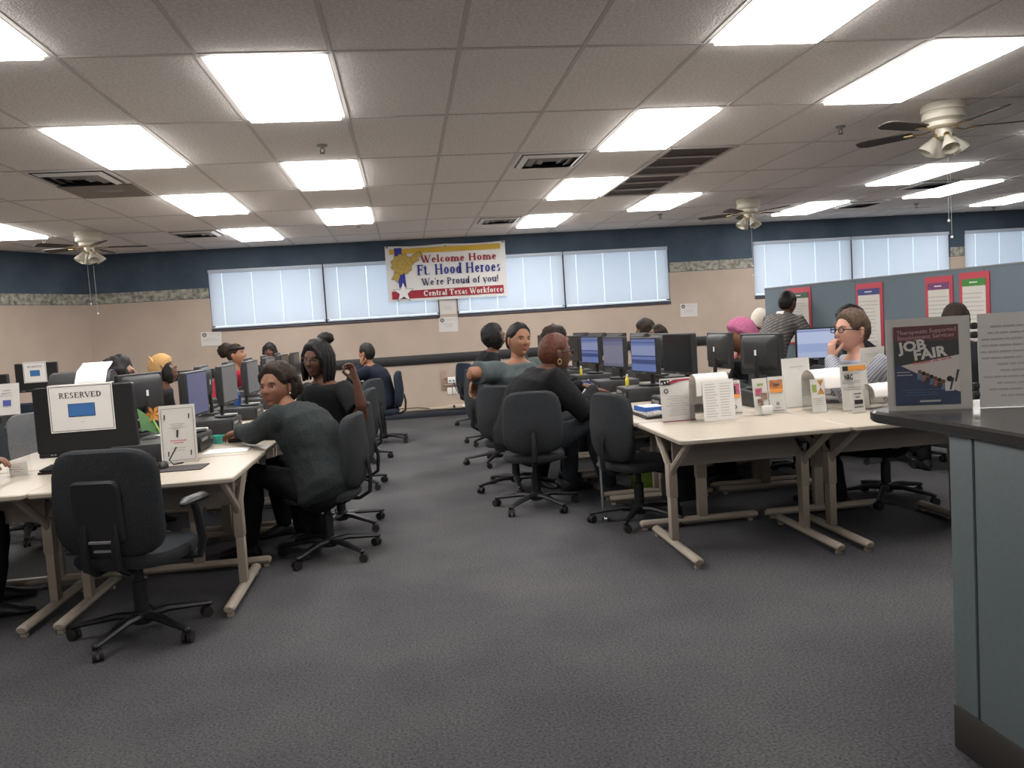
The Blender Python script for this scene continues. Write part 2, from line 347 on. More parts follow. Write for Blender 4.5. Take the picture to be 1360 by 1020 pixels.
# windows: frame, pane, blind with slats and bright cord gaps
for n, (a, b) in enumerate(wins):
    cx = (a+b)/2; wd = b-a; zc = (WZ0+WZ1)/2; hh = WZ1-WZ0
    wn = thing('window_%d' % (n+1), None, None, (cx, BACK, 0)); wn['kind'] = 'structure'
    f = MB(); t = .035
    for sx in (-1, 1): f.box((sx*(wd/2-t/2), .09, zc), (t, .06, hh))
    for z in (WZ0+t/2, WZ1-t/2): f.box((0, .09, z), (wd, .06, t))
    f.box((0, .03, WZ0-.012), (wd, .10, .03), b=.004)
    f.build('window_frame', M_winframe, wn)
    MB().box((0, .10, zc), (wd-.06, .006, hh-.06)).build('pane', M_glass, wn)
    MB().box((0, .022, WZ1-.03), (wd-.02, .045, .055), b=.006).build('headrail', M_slat, wn)
    nseg = 4; gap = .011; xs = [-wd/2+.012]+[-wd/2+wd*(.12+.76*i/(nseg-1)) for i in range(nseg)]+[wd/2-.012]
    sl = MB(); z = WZ1-.07; r = random.Random(n); tilt = rad(62)
    while z > WZ0+.05:
        for x0, x1 in zip(xs[:-1], xs[1:]):
            g0 = gap/2 if x0 != xs[0] else 0; g1 = gap/2 if x1 != xs[-1] else 0
            dy, dz = .0135*cos(tilt), .0135*sin(tilt); j = r.uniform(-.0008, .0008)
            sl.quad([(x0+g0, .022-dy, z-dz+j), (x1-g1, .022-dy, z-dz+j), (x1-g1, .022+dy, z+dz+j), (x0+g0, .022+dy, z+dz+j)])
        z -= .0215
    s = sl.build('blind_slats', M_slat, wn); s['kind'] = 'stuff'
    MB().box((0, .022, WZ0+.03), (wd-.03, .028, .02), b=.004).build('bottom_rail', M_slat, wn)

# ceiling: tiles, grid bars, fluorescent panels
GX, GY, TX, TY = -.9546, 4.4738, .6706, 1.3411
def gx(i): return GX+i*TX
def gy(k): return GY+k*TY
panels = [(0, 0), (0, 2), (0, 4), (-2, -1), (-2, 1), (-2, 3), (-2, 5), (-6, 4), (4, -1), (4, 1), (4, 3), (4, 5), (6, 0), (6, 4),
          (10, 3), (10, 5), (12, 4), (15, 5), (16, 3), (-6, 2), (10, 1), (-4, -5), (0, -5), (4, -5), (8, -5), (0, -7), (4, -7), (-4, -7), (8, -7)]  # far negative rows: unseen panels added to light surfaces that face the camera
vents = {(-3, 2): 'half', (3, 2): 'q', (3, 5): 'q', (-3, 5): 'q', (11, 4): 'q', (11, 5): 'q', (5, 2): 'ret', (5, 3): 'ret'}
vis = {-1: (-3, 7), 0: (-4, 9), 1: (-5, 11), 2: (-6, 12), 3: (-7, 14), 4: (-7, 16), 5: (-8, 17), 6: (-8, 19)}
def tile_mesh(ln, name):
    return MB().slab([(-TX/2+.012, -ln/2+.012), (TX/2-.012, -ln/2+.012), (TX/2-.012, ln/2-.012), (-TX/2+.012, ln/2-.012)], .0015, .022, .003).mesh(name, M_tile)
tm = tile_mesh(TY, 'ceiling_tile'); tm6 = tile_mesh(BACK-gy(6), 'ceiling_tile_cut')
taken = set(panels) | {v for v in vents}
for k, (i0, i1) in vis.items():
    for i in range(i0, i1+1):
        if (i, k) in taken and vents.get((i, k)) is None or vents.get((i, k)) == 'ret': continue
        if gx(i) < -6.9 or gx(i+1) > XR: continue
        ln = TY if k < 6 else BACK-gy(6)
        o = link('ceiling_tile', tm if k < 6 else tm6, ceiling); o.location = (gx(i)+TX/2, gy(k)+ln/2, CEIL+random.uniform(0, .002))
        o['kind'] = 'structure'
rest = MB()                                    # the ceiling out of view: plain boards above the same grid
rest.box(((XL+XR)/2, (YF+gy(-1))/2, CEIL+.03), (XR-XL, gy(-1)-YF, .02))
o = rest.build('ceiling_board', M_tile, ceiling); o['kind'] = 'structure'
o = MB().box(((XL+gx(-8))/2+.3, 8, CEIL+.035), (gx(-8)-XL+.9, 12, .02)).box((XR-1.4, 8, CEIL+.035), (4.6, 11.3, .02)).box((6.5, 5.2, CEIL+.036), (5.2, 5, .02)).box((-4.6, 5.2, CEIL+.036), (4.4, 5, .02)).build('ceiling_board', M_tile, ceiling); o['kind'] = 'structure'
for i in range(-9, 21):
    if gx(i) < -7: continue
    o = MB().box((gx(i), (YF+BACK)/2, CEIL+.005), (.024, BACK-YF, .012)).build('grid_bar', M_tbar, ceiling); o['kind'] = 'structure'
for k in range(-8, 7):
    o = MB().box(((XL+XR)/2, gy(k), CEIL+.0045), (XR-XL, .024, .012)).build('grid_bar', M_tbar, ceiling); o['kind'] = 'structure'
def panel_light():
    t = thing('ceiling_light', '', 'light')
    f = MB(); a, b = TX/2-.014, TY/2-.014
    for s in (-1, 1):
        f.box((s*(a-.014), 0, .004), (.028, 2*b, .014)); f.box((0, s*(b-.014), .004), (2*a-.056, .028, .014))
    f.box((0, 0, .07), (2*a, 2*b, .02))
    f.build('frame', M_white, t)
    MB().slab([(-a+.028, -b+.028), (a-.028, -b+.028), (a-.028, b-.028), (-a+.028, b-.028)], -.024, .004, .004).build('diffuser', M_lamp, t)  # dropped below the frame so its sides spill extra light onto the ceiling
    return t
col_names = {0: 'the column over the left desks nearest the aisle', -2: 'the column left of the sprinkler', 4: 'the column over the right desks', 6: 'the column right of the return grille',
             10: 'the column right of the middle fan', 12: 'the column far right of the middle fan', -6: 'the column by the left wall', 15: 'the column near the right wall windows', 16: 'the column at the right picture edge', 8: 'the added fill column behind the viewer to the right', -4: 'the added fill column behind the viewer to the left'}
ordn = ['nearest', 'second', 'third', 'fourth', 'fifth']
seen = {}; pl = None
for (i, k) in sorted(panels, key=lambda q: (q[0], q[1])):
    if k < -2: lab = 'unseen fluorescent ceiling panel added behind the camera as fill light'
    else: c = seen.get(i, 0); seen[i] = c+1; lab = '%s bright fluorescent ceiling panel in %s' % (ordn[c], col_names[i])
    loc = (gx(i)+TX/2, gy(k)+TY/2, CEIL)
    if pl is None: pl = panel_light(); pl.location = loc; pl['label'] = lab; pl['group'] = 'fluorescent ceiling panels'
    else: dup(pl, lab, loc)
# vents
def quad_vent(lab, i, k, q, blank=False):
    """square four-way diffuser: nested louvre frames in a white plate, in half of a tile"""
    t = thing('air_vent', lab, 'vent', (gx(i)+TX/2, gy(k)+TY*q, CEIL-.003), 0, 'square ceiling diffusers')
    a = TX/2-.02
    MB().box((0, 0, .0), (2*a, 2*a, .008), b=.002).build('plate', M_white, t)
    MB().box((0, 0, -.006), (2*a-.06, 2*a-.06, .006)).build('opening', M_black, t)
    for n in range(3):
        s = a-.045-n*.08; lv = MB()
        for g in range(4):
            lv.add([(-s, -s, -.008), (s, -s, -.008), (s-.045, -s+.045, -.028), (-s+.045, -s+.045, -.028), (-s, -s, -.005), (s, -s, -.005)], [(0, 1, 2, 3), (0, 4, 5, 1)], 0, Rz(g*pi/2))
        lv.build('louvre', M_grey if n else M_white, t)
    if blank:
        p = MB().box((0, TX+.01, 0), (2*a, 2*a, .01), b=.002); p.lathe([(.01, -.012), (.11, -.012), (.12, -.006), (.12, 0)], 20, 1, Tr(.06, TX-.1, 0)); p.build('blank_plate', [M_panel, M_grey], t)
    return t
quad_vent('square ceiling vent above a grey blank plate, left over the left desks', -3, 2, .25, True)
quad_vent('square ceiling vent in front of the banner, between the light columns', 3, 2, .25)
quad_vent('small looking square ceiling vent nearest the banner', 3, 5, .27)
quad_vent('square ceiling vent near the left back corner, right of the fan', -3, 5, .22)
quad_vent('square ceiling vent between two far right light panels', 11, 4, .1)
quad_vent('square ceiling vent right of the middle fan near the back wall', 11, 5, .35)
t = thing('return_grille', 'large dark return air grille in two framed sections beside the right light panels', 'vent', (gx(5)+TX/2, gy(2), CEIL-.002))
for k in range(2):
    y0 = k*TY
    MB().box((0, y0+TY/2, .012), (TX-.06, TY-.06, .006)).build('mesh_panel', mat('grille_dark', (.045, .035, .033), .7, var=.3, vscale=260), t)
    fr = MB()
    for s in (-1, 1): fr.box((s*(TX/2-.03), y0+TY/2, 0), (.03, TY-.03, .02)); fr.box((0, y0+TY/2+s*(TY/2-.03), 0), (TX-.06, .03, .02))
    fr.build('frame', M_tbar, t)
    for j in range(2 if k else 2): MB().box((0, y0+TY*(j+1)/3, .0), (TX-.09, .022, .014)).build('cross_bar', M_tbar, t)
def sprinkler(lab, x, y):
    t = thing('sprinkler', lab, 'sprinkler', (x, y, CEIL), 0, 'ceiling sprinklers')
    MB().lathe([(.001, 0), (.04, 0), (.038, -.012), (.014, -.016), (.012, -.03), (.001, -.03)], 14).build('escutcheon', M_grey, t)
    MB().tube([(-.014, 0, -.028), (-.016, 0, -.05), (0, 0, -.062)], .004, 6).tube([(.014, 0, -.028), (.016, 0, -.05), (0, 0, -.062)], .004, 6).lathe([(.001, -.062), (.02, -.062), (.02, -.066), (.001, -.066)], 10).build('head', mat('dark_brass', (.12, .1, .07), .4, metal=1), t)
for lab, i, k in (('sprinkler between the two nearest light panels over the left desks', .63, 1.58), ('small sprinkler beyond the third light panel over the left desks', .62, 5.25), ('sprinkler with a stain streak left of the nearest right fan', 6.9, 1.56),
                  ('small sprinkler behind the light panel left of the middle fan', 7.05, 5.45), ('small sprinkler in front of the far right windows', 13.2, 5.6), ('small sprinkler at the ceiling edge over the rightmost window', 16.2, 6.3), ('small sprinkler left of the left fan', -5.2, 5.05)):
    sprinkler(lab, gx(i), gy(k))
# ceiling fans hugging the ceiling
def fan():
    t = thing('ceiling_fan', '', 'fan')
    MB().lathe([(.001, 0), (.15, 0), (.156, -.012), (.156, -.055), (.142, -.060), (.142, -.068), (.150, -.074), (.150, -.115), (.128, -.125), (.112, -.135), (.112, -.165), (.09, -.18), (.001, -.18)], 28).build('motor_housing', M_cream, t)
    MB().lathe([(.001, -.18), (.055, -.18), (.06, -.195), (.055, -.245), (.03, -.26), (.001, -.26)], 18).build('switch_housing', M_cream, t)
    for k in range(5):
        a = 2*pi*k/5+.25; M = Rz(a)
        b = MB().add([], []); out = [(.22, -.05), (.30, -.062), (.60, -.068), (.655, -.045), (.665, 0), (.655, .045), (.60, .068), (.30, .062), (.22, .05)]
        b.slab(out, -.004, .004, .001, 0, M @ Tr(0, 0, -.185) @ MX.Rotation(rad(11), 4, 'X')); b.build('blade', M_blade, t)
        MB().tube([(.09, 0, -.185), (.15, .015, -.20), (.20, 0, -.192), (.27, 0, -.188)], [.012, .01, .012, .01], 6, 0, M, flat=.5).box((.25, 0, -.192), (.07, .06, .006), 0, M).build('blade_arm', M_brass, t)
    for k in range(4):
        a = pi/2*k+pi/5; M = Rz(a) @ Tr(.06, 0, -.20) @ MX.Rotation(rad(-52), 4, 'Y')
        sh = MB(); pr = [(.018, -.01), (.024, -.03), (.032, -.055), (.047, -.085), (.058, -.115), (.062, -.14), (.058, -.139), (.052, -.112), (.02, -.03), (.014, -.012)]
        M2 = Rz(a) @ Tr(.055, 0, -.24) @ MX.Rotation(rad(-34), 4, 'Y')
        s = MB().lathe(pr, 16, 0, M2).build('lamp_shade', M_frost, t)
        MB().lathe([(.001, .02), (.02, .015), (.022, -.015), (.001, -.02)], 12, 0, M2).build('lamp_socket', M_brass, s)
    for x, l in ((-.03, .62), (.04, .74)):
        MB().tube([(x, -.03, -.25), (x, -.03, -.25-l)], .0022, 5).sphere((x, -.03, -.25-l-.012), .011, 8, 1).build('pull_chain', [M_grey, M_white], t)
    return t
FAN = fan(); FAN.location = (-3.79, 10.9, CEIL); FAN['label'] = 'ceiling fan at the left with long pull chains, near the back left corner'; FAN['group'] = 'white ceiling fans'
dup(FAN, 'ceiling fan in the middle right distance, right of the return grille', (4.62, 10.65, CEIL), rad(63))
dup(FAN, 'nearest ceiling fan, at the right edge with four bell lamp shades', (4.16, 5.95, CEIL), rad(40))

# banner over the windows
BY = BACK-.045
t = thing('banner', 'long white vinyl banner welcoming home heroes, hung over the windows', 'banner', (.73, BY, 2.335))
BW, BH = 1.93, .89
sheet = MB(); N = 24
def sag(u): return -.03*(1-abs(2*((u*2) % 1)-1)**1.5)*.6 if u < 1 else 0
g = []
for j in range(9):
    for i in range(N+1):
        u = i/N; q = j/8
        g.append(((u-.5)*BW, .006*sin(u*21+q*3)-.004, (q-.5)*BH+sag(u)*(q)))
fs = [(j*(N+1)+i, j*(N+1)+i+1, (j+1)*(N+1)+i+1, (j+1)*(N+1)+i) for j in range(8) for i in range(N)]
bk = [(x, y+.003, z) for x, y, z in g]; n0 = len(g)
sheet.add(g+bk, fs+[tuple(i+n0 for i in f[::-1]) for f in fs]); sheet.build('sheet', mat('white_vinyl', (.74, .73, .72), .5), t)
BM = Tr(0, -.016, 0) @ YUP       # art plane: x right, y up
m_gold = mat('gold_print', (.62, .40, .035), .6); m_gold2 = mat('gold_ribbon_print', (.48, .33, .07), .6); m_roy = mat('royal_blue_print', (.02, .03, .28), .6)
m_nav = mat('navy_print', (.015, .02, .10), .6); m_mar = mat('crimson_print', (.33, .012, .03), .6); m_wp = mat('white_print', (.8, .79, .77), .6); m_out = mat('brown_outline_print', (.05, .03, .01), .7)
MB().quad([(-.90, .295), (.885, .285), (.885, .405), (-.90, .395)] and [(-.90, .31, 0), (.885, .32, 0), (.885, .405, 0), (-.90, .39, 0)], 0, BM).build('yellow_band', m_gold, t)
MB().quad([(-.90, -.40, 0), (.90, -.395, 0), (.90, -.265, 0), (-.90, -.275, 0)], 0, BM).build('red_band', m_mar, t)
MB().quad([(-.82, .28, .001), (-.70, .28, .001), (-.70, .41, .001), (-.82, .41, .001)], 0, BM).add([(-.79, .0, .001), (-.675, .0, .001), (-.66, -.235, .001), (-.705, -.17, .001), (-.775, -.235, .001)], [(0, 1, 2, 3, 4)], 0, BM).build('blue_ribbon', m_roy, t)
bow = MB()
def blob(cx, cy, rx, ry, a, z, rough=.12, seed=0):
    r = random.Random(seed); P = []
    for i in range(12):
        k = 1+r.uniform(-rough, rough); th = 2*pi*i/12; x, y = rx*k*cos(th), ry*k*sin(th)
        P.append((cx+x*cos(a)-y*sin(a), cy+x*sin(a)+y*cos(a), z))
    return P
def petal(P, z):
    cx = sum(p[0] for p in P)/len(P); cy = sum(p[1] for p in P)/len(P)
    bow.quad([(cx+(p[0]-cx)*1.09+0, cy+(p[1]-cy)*1.09, z) for p in P], 1, BM); bow.quad([(p[0], p[1], z+.0012) for p in P], 0, BM)
tails = [[(-.64, .20), (-.52, .29), (-.42, .34), (-.38, .27), (-.46, .25), (-.44, .20), (-.58, .14)], [(-.82, .06), (-.85, -.02), (-.89, -.08), (-.83, -.08), (-.79, -.14), (-.75, -.02), (-.72, .05)]]
for n, T_ in enumerate(tails): petal([(x, y, 0) for x, y in T_], .0022)
for n in range(11):
    a = 2*pi*n/11; petal(blob(-.71+.105*cos(a), .15+.105*sin(a), .066, .043, a, 0, .1, n), .004+.0004*n)
for n in range(5): petal(blob(-.71+.045*cos(n*1.3), .15+.045*sin(n*1.3), .048, .034, n, 0, .1, 40+n), .0095+.0004*n)
bow.build('gold_bow', [m_gold2, m_out], t)
star = lambda k, z: [(-.715+k*(.165 if i % 2 == 0 else .066)*sin(i*pi/5), -.30+k*(.165 if i % 2 == 0 else .066)*cos(i*pi/5), z) for i in range(10)]
def starpoly(mb, k, z, mi):
    p = star(k, z); mb.add(p+[(-.715, -.30, z)], [(i, (i+1) % 10, 10) for i in range(10)], mi, BM)
sb = MB(); starpoly(sb, 1.06, .004, 1); starpoly(sb, .97, .0055, 0)
sb.add([(-.79, -.395, .0045), (-.64, -.395, .0045), (-.715, -.33, .0045)], [(0, 1, 2)], 1, BM); sb.build('white_star', [m_wp, m_nav], t)
serif(MB(), 'Welcome Home', -.40, .155, .115, 1.22, 0, BM, .003, bold=1.3).build('lettering', m_mar, t)
serif(MB(), 'Ft. Hood Heroes', -.48, -.04, .165, 1.36, 0, BM, .003, bold=1.35).build('lettering', m_roy, t)
serif(MB(), "We're Proud of you!", -.41, -.205, .11, 1.25, 0, BM, .003, bold=1.15).build('lettering', m_nav, t)
serif(MB(), 'Central Texas Workforce', -.40, -.375, .09, 1.29, 0, BM, .004, bold=1.4).build('lettering', m_wp, t)
for x in (-.93, 0, .93): MB().lathe([(.012, 0), (.018, .002), (.018, -.002), (.012, 0)], 10, 0, Tr(x, -.012, .43-(.03 if x == 0 else 0)) @ YUP).build('eyelet', M_grey, t)

# notices on the back wall
def notice(lab, x, z, wd, h, tilt=0, y=BACK-.006, logo=True, seed=1, group='white notices on the back wall'):
    t = thing('wall_notice', lab, 'notice', (x, y, z), 0, group); t.rotation_euler = (0, tilt, 0)
    MB().box((0, 0, 0), (wd, .004, h)).build('sheet', M_paper2, t)
    p = MB(); M = Tr(0, -.0035, 0) @ YUP
    if logo:
        p.loft([[(-wd*.32+.032*k*cos(a*pi/8), h*.28+.032*k*sin(a*pi/8), 0) for a in range(16)] for k in (.55, 1)], 0, M, caps=False)
        p.quad([(-wd*.36, h*.25, 0), (-wd*.28, h*.28, 0), (-wd*.29, h*.32, 0), (-wd*.35, h*.30, 0)], 0, M)
        textlines(p, -wd*.15, wd*.3, h*.36, h*.26, 2, 1, M, seed=seed); p.quad([(wd*.36, h*.18, 0), (wd*.39, h*.18, 0), (wd*.39, h*.36, 0), (wd*.36, h*.36, 0)], 1, M)
    textlines(p, -wd*.4, wd*.4, h*.08, -h*.2, 3, 1, M, seed=seed+3); p.build('print', [M_ink, M_grey_ink], t)
notice('white notice with round dark logo under the left window, beside the woman in red', -3.02, 1.49, .31, .22, rad(1))
notice('white notice with round logo below the pillar between the windows', .70, 1.485, .31, .24, rad(1.5), seed=2)
notice('pale sheet on the pillar between the windows, right under the banner', .71, 1.77, .26, .24, 0, logo=False, seed=4)
notice('white notice with round logo on the wall right of the blinds', 4.745, 1.475, .30, .22, rad(1), seed=6)
# wall sockets and cable trunking under the rail
t = thing('socket_plate', 'white twin data socket on a wooden bracket frame with two outlets below', 'socket', (.69, BACK, .55))
wood = mat('plywood', (.34, .24, .17), .7, var=.1, vscale=12)
for sx in (-1, 1): MB().box((sx*.13, -.01, .03), (.085, .02, .31), b=.003).build('wood_board', wood, t)
for z in (.07, -.045): MB().box((0, -.028, z), (.26, .016, .03), b=.003).build('wood_bracket', wood, t)
MB().box((0, -.03, .03), (.13, .03, .10), b=.006).build('faceplate', M_white, t)
for sx in (-1, 1):
    MB().box((sx*.03, -.047, .02), (.022, .006, .022)).build('jack', M_black, t)
    p = MB().box((sx*.045, -.008, -.15), (.07, .012, .115), b=.004); p.box((sx*.045, -.0155, -.13), (.03, .003, .03), 1).box((sx*.045, -.0155, -.17), (.03, .003, .03), 1); p.build('outlet', [M_white, M_cream], t)
cordm = M_black
tag(MB().tube([(.72, BACK-.05, .54), (.76, BACK-.06, .40), (.86, BACK-.07, .27), (1.02, BACK-.06, .20), (1.22, BACK-.05, .185)], .007, 6).build('cord', cordm), 'black cord looping from the wall socket down to the trunking', 'cord')
t = thing('cable_trunking', 'cream cable trunking with plugs along the foot of the back wall', 'trunking', (.4, BACK, .14))
MB().box((-.35, -.02, 0), (1.1, .04, .035), b=.004).box((.62, -.025, .005), (.85, .05, .055), b=.005).build('channel', mat('cream_trunking', (.55, .47, .36), .5), t)
for k in range(5): MB().box((.3+k*.16, -.06, .012), (.035+.02*(k % 2), .03, .04), b=.004).build('plug', M_white if k % 2 else M_black, t)
tag(MB().tube([(-.6, BACK-.05, .17), (-.2, BACK-.05, .175), (.1, BACK-.06, .172), (.3, BACK-.07, .15)], .008, 6).build('cord', cordm), 'black cable lying along the cream trunking at the wall foot', 'cord')

# partition with red-framed posters
PA, PB = V((4.21, 9.29)), V((5.06, 4.85)); pd = (PB-PA); PL = pd.length; pa = math.atan2(pd.y, pd.x)
t = thing('partition', 'long blue grey fabric office partition in front of the right windows', 'partition', (PA.x, PA.y, 0), pa)
for k in range(3):
    L0, L1 = PL*k/3, PL*(k+1)/3
    MB().box(((L0+L1)/2, 0, .86), (L1-L0-.006, .05, 1.56), b=.006).build('panel', M_partition, t)
    MB().box((L0+.10, 0, .04), (.05, .35, .08), b=.01).build('foot', M_grey, t)
MB().box((PL/2, 0, 1.645), (PL, .056, .018), b=.004).build('top_cap', mat('grey_trim', (.16, .17, .18), .5), t)
# (distance along, top z, width, height, header colour, columns)
heads = {'blue': mat('blue_header', (.05, .06, .20), .7), 'purple': mat('plum_header', (.16, .05, .14), .7), 'green': mat('green_header', (.05, .22, .04), .7), 'cyan': mat('cyan_header', (.06, .25, .36), .7), 'dark': mat('dark_green_header', (.06, .10, .08), .7)}
for lab, s0, zt, wd, h, hd in (('red framed poster behind the head of the man in the checked shirt', .62, 1.62, .42, .62, 'dark'), ('red framed poster with a dark blue header, left of the glasses man', 1.70, 1.60, .36, .72, 'blue'),
                        ('red framed poster with a plum header, left one of the near pair', 2.55, 1.60, .30, .72, 'purple'), ('red framed poster with a green header, right one of the near pair', 2.92, 1.61, .30, .72, 'green'), ('red framed poster with a cyan header at the right edge', 3.72, 1.60, .42, .72, 'cyan')):
    p = thing('poster', lab, 'poster', tuple(PA)+(0,), pa, 'red framed posters on the partition')
    MB().box((s0, -.031, zt-h/2), (wd, .008, h), b=.002).build('red_mount', M_red, p)
    MB().box((s0, -.037, zt-h/2-.02), (wd-.07, .004, h-.09)).build('sheet', mat('buff_paper', (.60, .57, .52), .8), p)
    MB().box((s0, -.040, zt-.085), (wd-.07, .004, .06)).build('header', heads[hd], p)
    q = MB(); textlines(q, s0-wd*.36, s0+wd*.36, zt-.16, zt-h+.06, 14, 0, Tr(0, -.0405, 0) @ YUP, seed=int(s0*9), center=False); textlines(q, s0-wd*.25, s0+wd*.25, zt-.07, zt-.10, 1, 1, Tr(0, -.0435, 0) @ YUP); q.build('print', [M_grey_ink, m_wp], p)

# reception counter at the right
t = thing('reception_counter', 'blue grey reception counter with dark rounded top at the right edge', 'counter', (1.63, 2.34, 0))
MB().box((1.0, -1.9, .56), (1.99, 3.8, .90), b=.004).build('body', M_counter, t)
MB().box((.0, -.055, .56), (.008, .10, .905), b=.002).build('end_panel', M_counter, t)
MB().box((-.002, -2.0, .56), (.006, 3.76, .905), b=.002).build('side_panel', M_counter, t)
MB().box((1.0, -1.9, .055), (1.96, 3.77, .11)).build('kick_plate', mat('dark_kickplate', (.02, .019, .018), .6), t)
MB().box((-.006, -1.9, .07), (.01, 3.79, .14), b=.002).build('kick_strip', mat('brown_kick_strip', (.032, .028, .025), .6), t)
ct = MB().slab([(2.0, -3.9), (2.0, .42), (.16, .42), (.02, .405), (-.04, .37), (-.055, .31), (-.045, .2), (-.03, -.1), (-.03, -3.9)], .995, 1.035, .008); ct.build('countertop', M_countertop, t)

# ================================================================== desks
TH = .727
def desk(wd=1.0, dp=.86):
    """adjustable training table: top, two C-leg frames with Y braces, modesty panel"""
    t = thing('desk', '', 'desk')
    MB().slab(rrect(wd-.004, dp, .03, 3), TH-.028, TH, .006).build('tabletop', M_top, t)
    MB().box((0, .06, TH-.13), (wd-.22, .018, .20), b=.004).build('modesty_panel', M_panel, t)
    for s in (-1, 1):
        x = s*(wd/2-.085)
        L = thing('leg_frame', None, None, (x, 0, 0)); L.parent = t
        MB().tube([(0, -dp/2+.02, .04), (0, -dp/2+.03, .042), (0, dp/2-.05, .042), (0, dp/2-.03, .04)], [.02, .03, .03, .02], 10, flat=.8).box((0, -dp/2+.05, .008), (.03, .03, .016)).box((0, dp/2-.08, .008), (.03, .03, .016)).build('foot', M_leg, L)
        MB().box((0, .02, .215), (.042, .062, .31), b=.006).box((0, .02, .42), (.05, .07, .20), b=.006).build('post', M_leg, L)
        for yb, in ((-dp/2+.09,), (dp/2-.14,)):
            MB().tube([(0, .02, .44), (0, .02+(yb-.02)*.12, .50), (0, .02+(yb-.02)*.92, TH-.045), (0, yb, TH-.03)], [.019, .021, .021, .018], 8).build('brace', M_leg, L)
        MB().box((0, 0, TH-.036), (.05, dp-.16, .014)).build('rail', M_leg, L)
    return t
D0 = desk()
def place_desk(lab, x, y, rz=0, group=None, first=[True]):
    if first[0]: o = D0; first[0] = False; o.location = (x, y, 0); o.rotation_euler = (0, 0, rz); o['label'] = lab; o['group'] = group; return o
    return dup(D0, lab, (x, y, 0), rz, group)
GL, GR = 'cream topped desks of the left island', 'cream topped desks of the right island'
place_desk('cream desk at the front of the left island, behind the nearest empty chair', -1.415, 4.745, 0, GL)
place_desk('cream desk at the left picture edge with the dark hands on it', -2.42, 4.745, 0, GL)
place_desk('cream desk at the front of the right island carrying upright leaflet holders', 1.93, 4.745, 0, GR)
place_desk('cream front desk beside the counter, under the orange headed notice', 2.935, 4.745, 0, GR)
num = ['first', 'second', 'third', 'fourth', 'fifth', 'sixth', 'seventh']
for r in range(6):
    y = 5.69+r*1.004
    place_desk('%s sideways desk from the front in the left island, on the aisle side' % num[r], -1.345, y, pi/2, GL)
    place_desk('%s sideways desk from the front in the left island, on the left wall side' % num[r], -2.205, y, -pi/2, GL)
for r in range(7):
    y = 5.69+r*1.004
    place_desk('%s sideways desk from the front in the right island, on the aisle side' % num[r], 1.86, y, -pi/2, GR)
    place_desk('%s sideways desk from the front in the right island, on the partition side' % num[r], 2.72, y, pi/2, GR)
place_desk('desk standing along the blue grey partition', 4.22, 7.9, pi/2+.18, 'desks by the partition')
place_desk('desk by the partition under the hands of the man in the checked shirt', 4.02, 8.95, pi/2+.18, 'desks by the partition')
place_desk('desk by the left wall under the far reserved monitor', -4.35, 10.15, 0, 'desks by the left wall')
place_desk('desk at the left picture edge behind the pale grey chair', -4.25, 8.6, 0, 'desks by the left wall')

# ================================================================== task chairs
def cushion(mb, wd, h, thick, n=3.2, curve=.05, scurve=.03, taper=0, mi=0, M=None, nu=20, dome=.35):
    """upholstered pad in the XZ plane, front towards +Y, as rings from the rim to the middle on both faces"""
    def pt(k, a, side):
        c, s_ = cos(a), sin(a); e = 2/n
        x = wd/2*k*math.copysign(abs(c)**e, c); z = h/2*k*math.copysign(abs(s_)**e, s_)
        x *= 1-taper*(z/h+.5)
        y = curve*(2*x/wd)**2 + scurve*sin(pi*(z/h+.5)*1.5) + side*thick/2*(1-dome*k**6)
        return (x, y, z)
    rings = []
    for k, side in ((.02, -1), (.5, -1), (.85, -1), (.96, -1)): rings.append([pt(k, 2*pi*i/nu, side) for i in range(nu)])
    rings.append([pt(1.0, 2*pi*i/nu, -.45) for i in range(nu)]); rings.append([pt(1.0, 2*pi*i/nu, .45) for i in range(nu)])
    for k, side in ((.96, 1), (.85, 1), (.5, 1), (.02, 1)): rings.append([pt(k, 2*pi*i/nu, side) for i in range(nu)])
    mb.loft(rings, mi, M); return mb
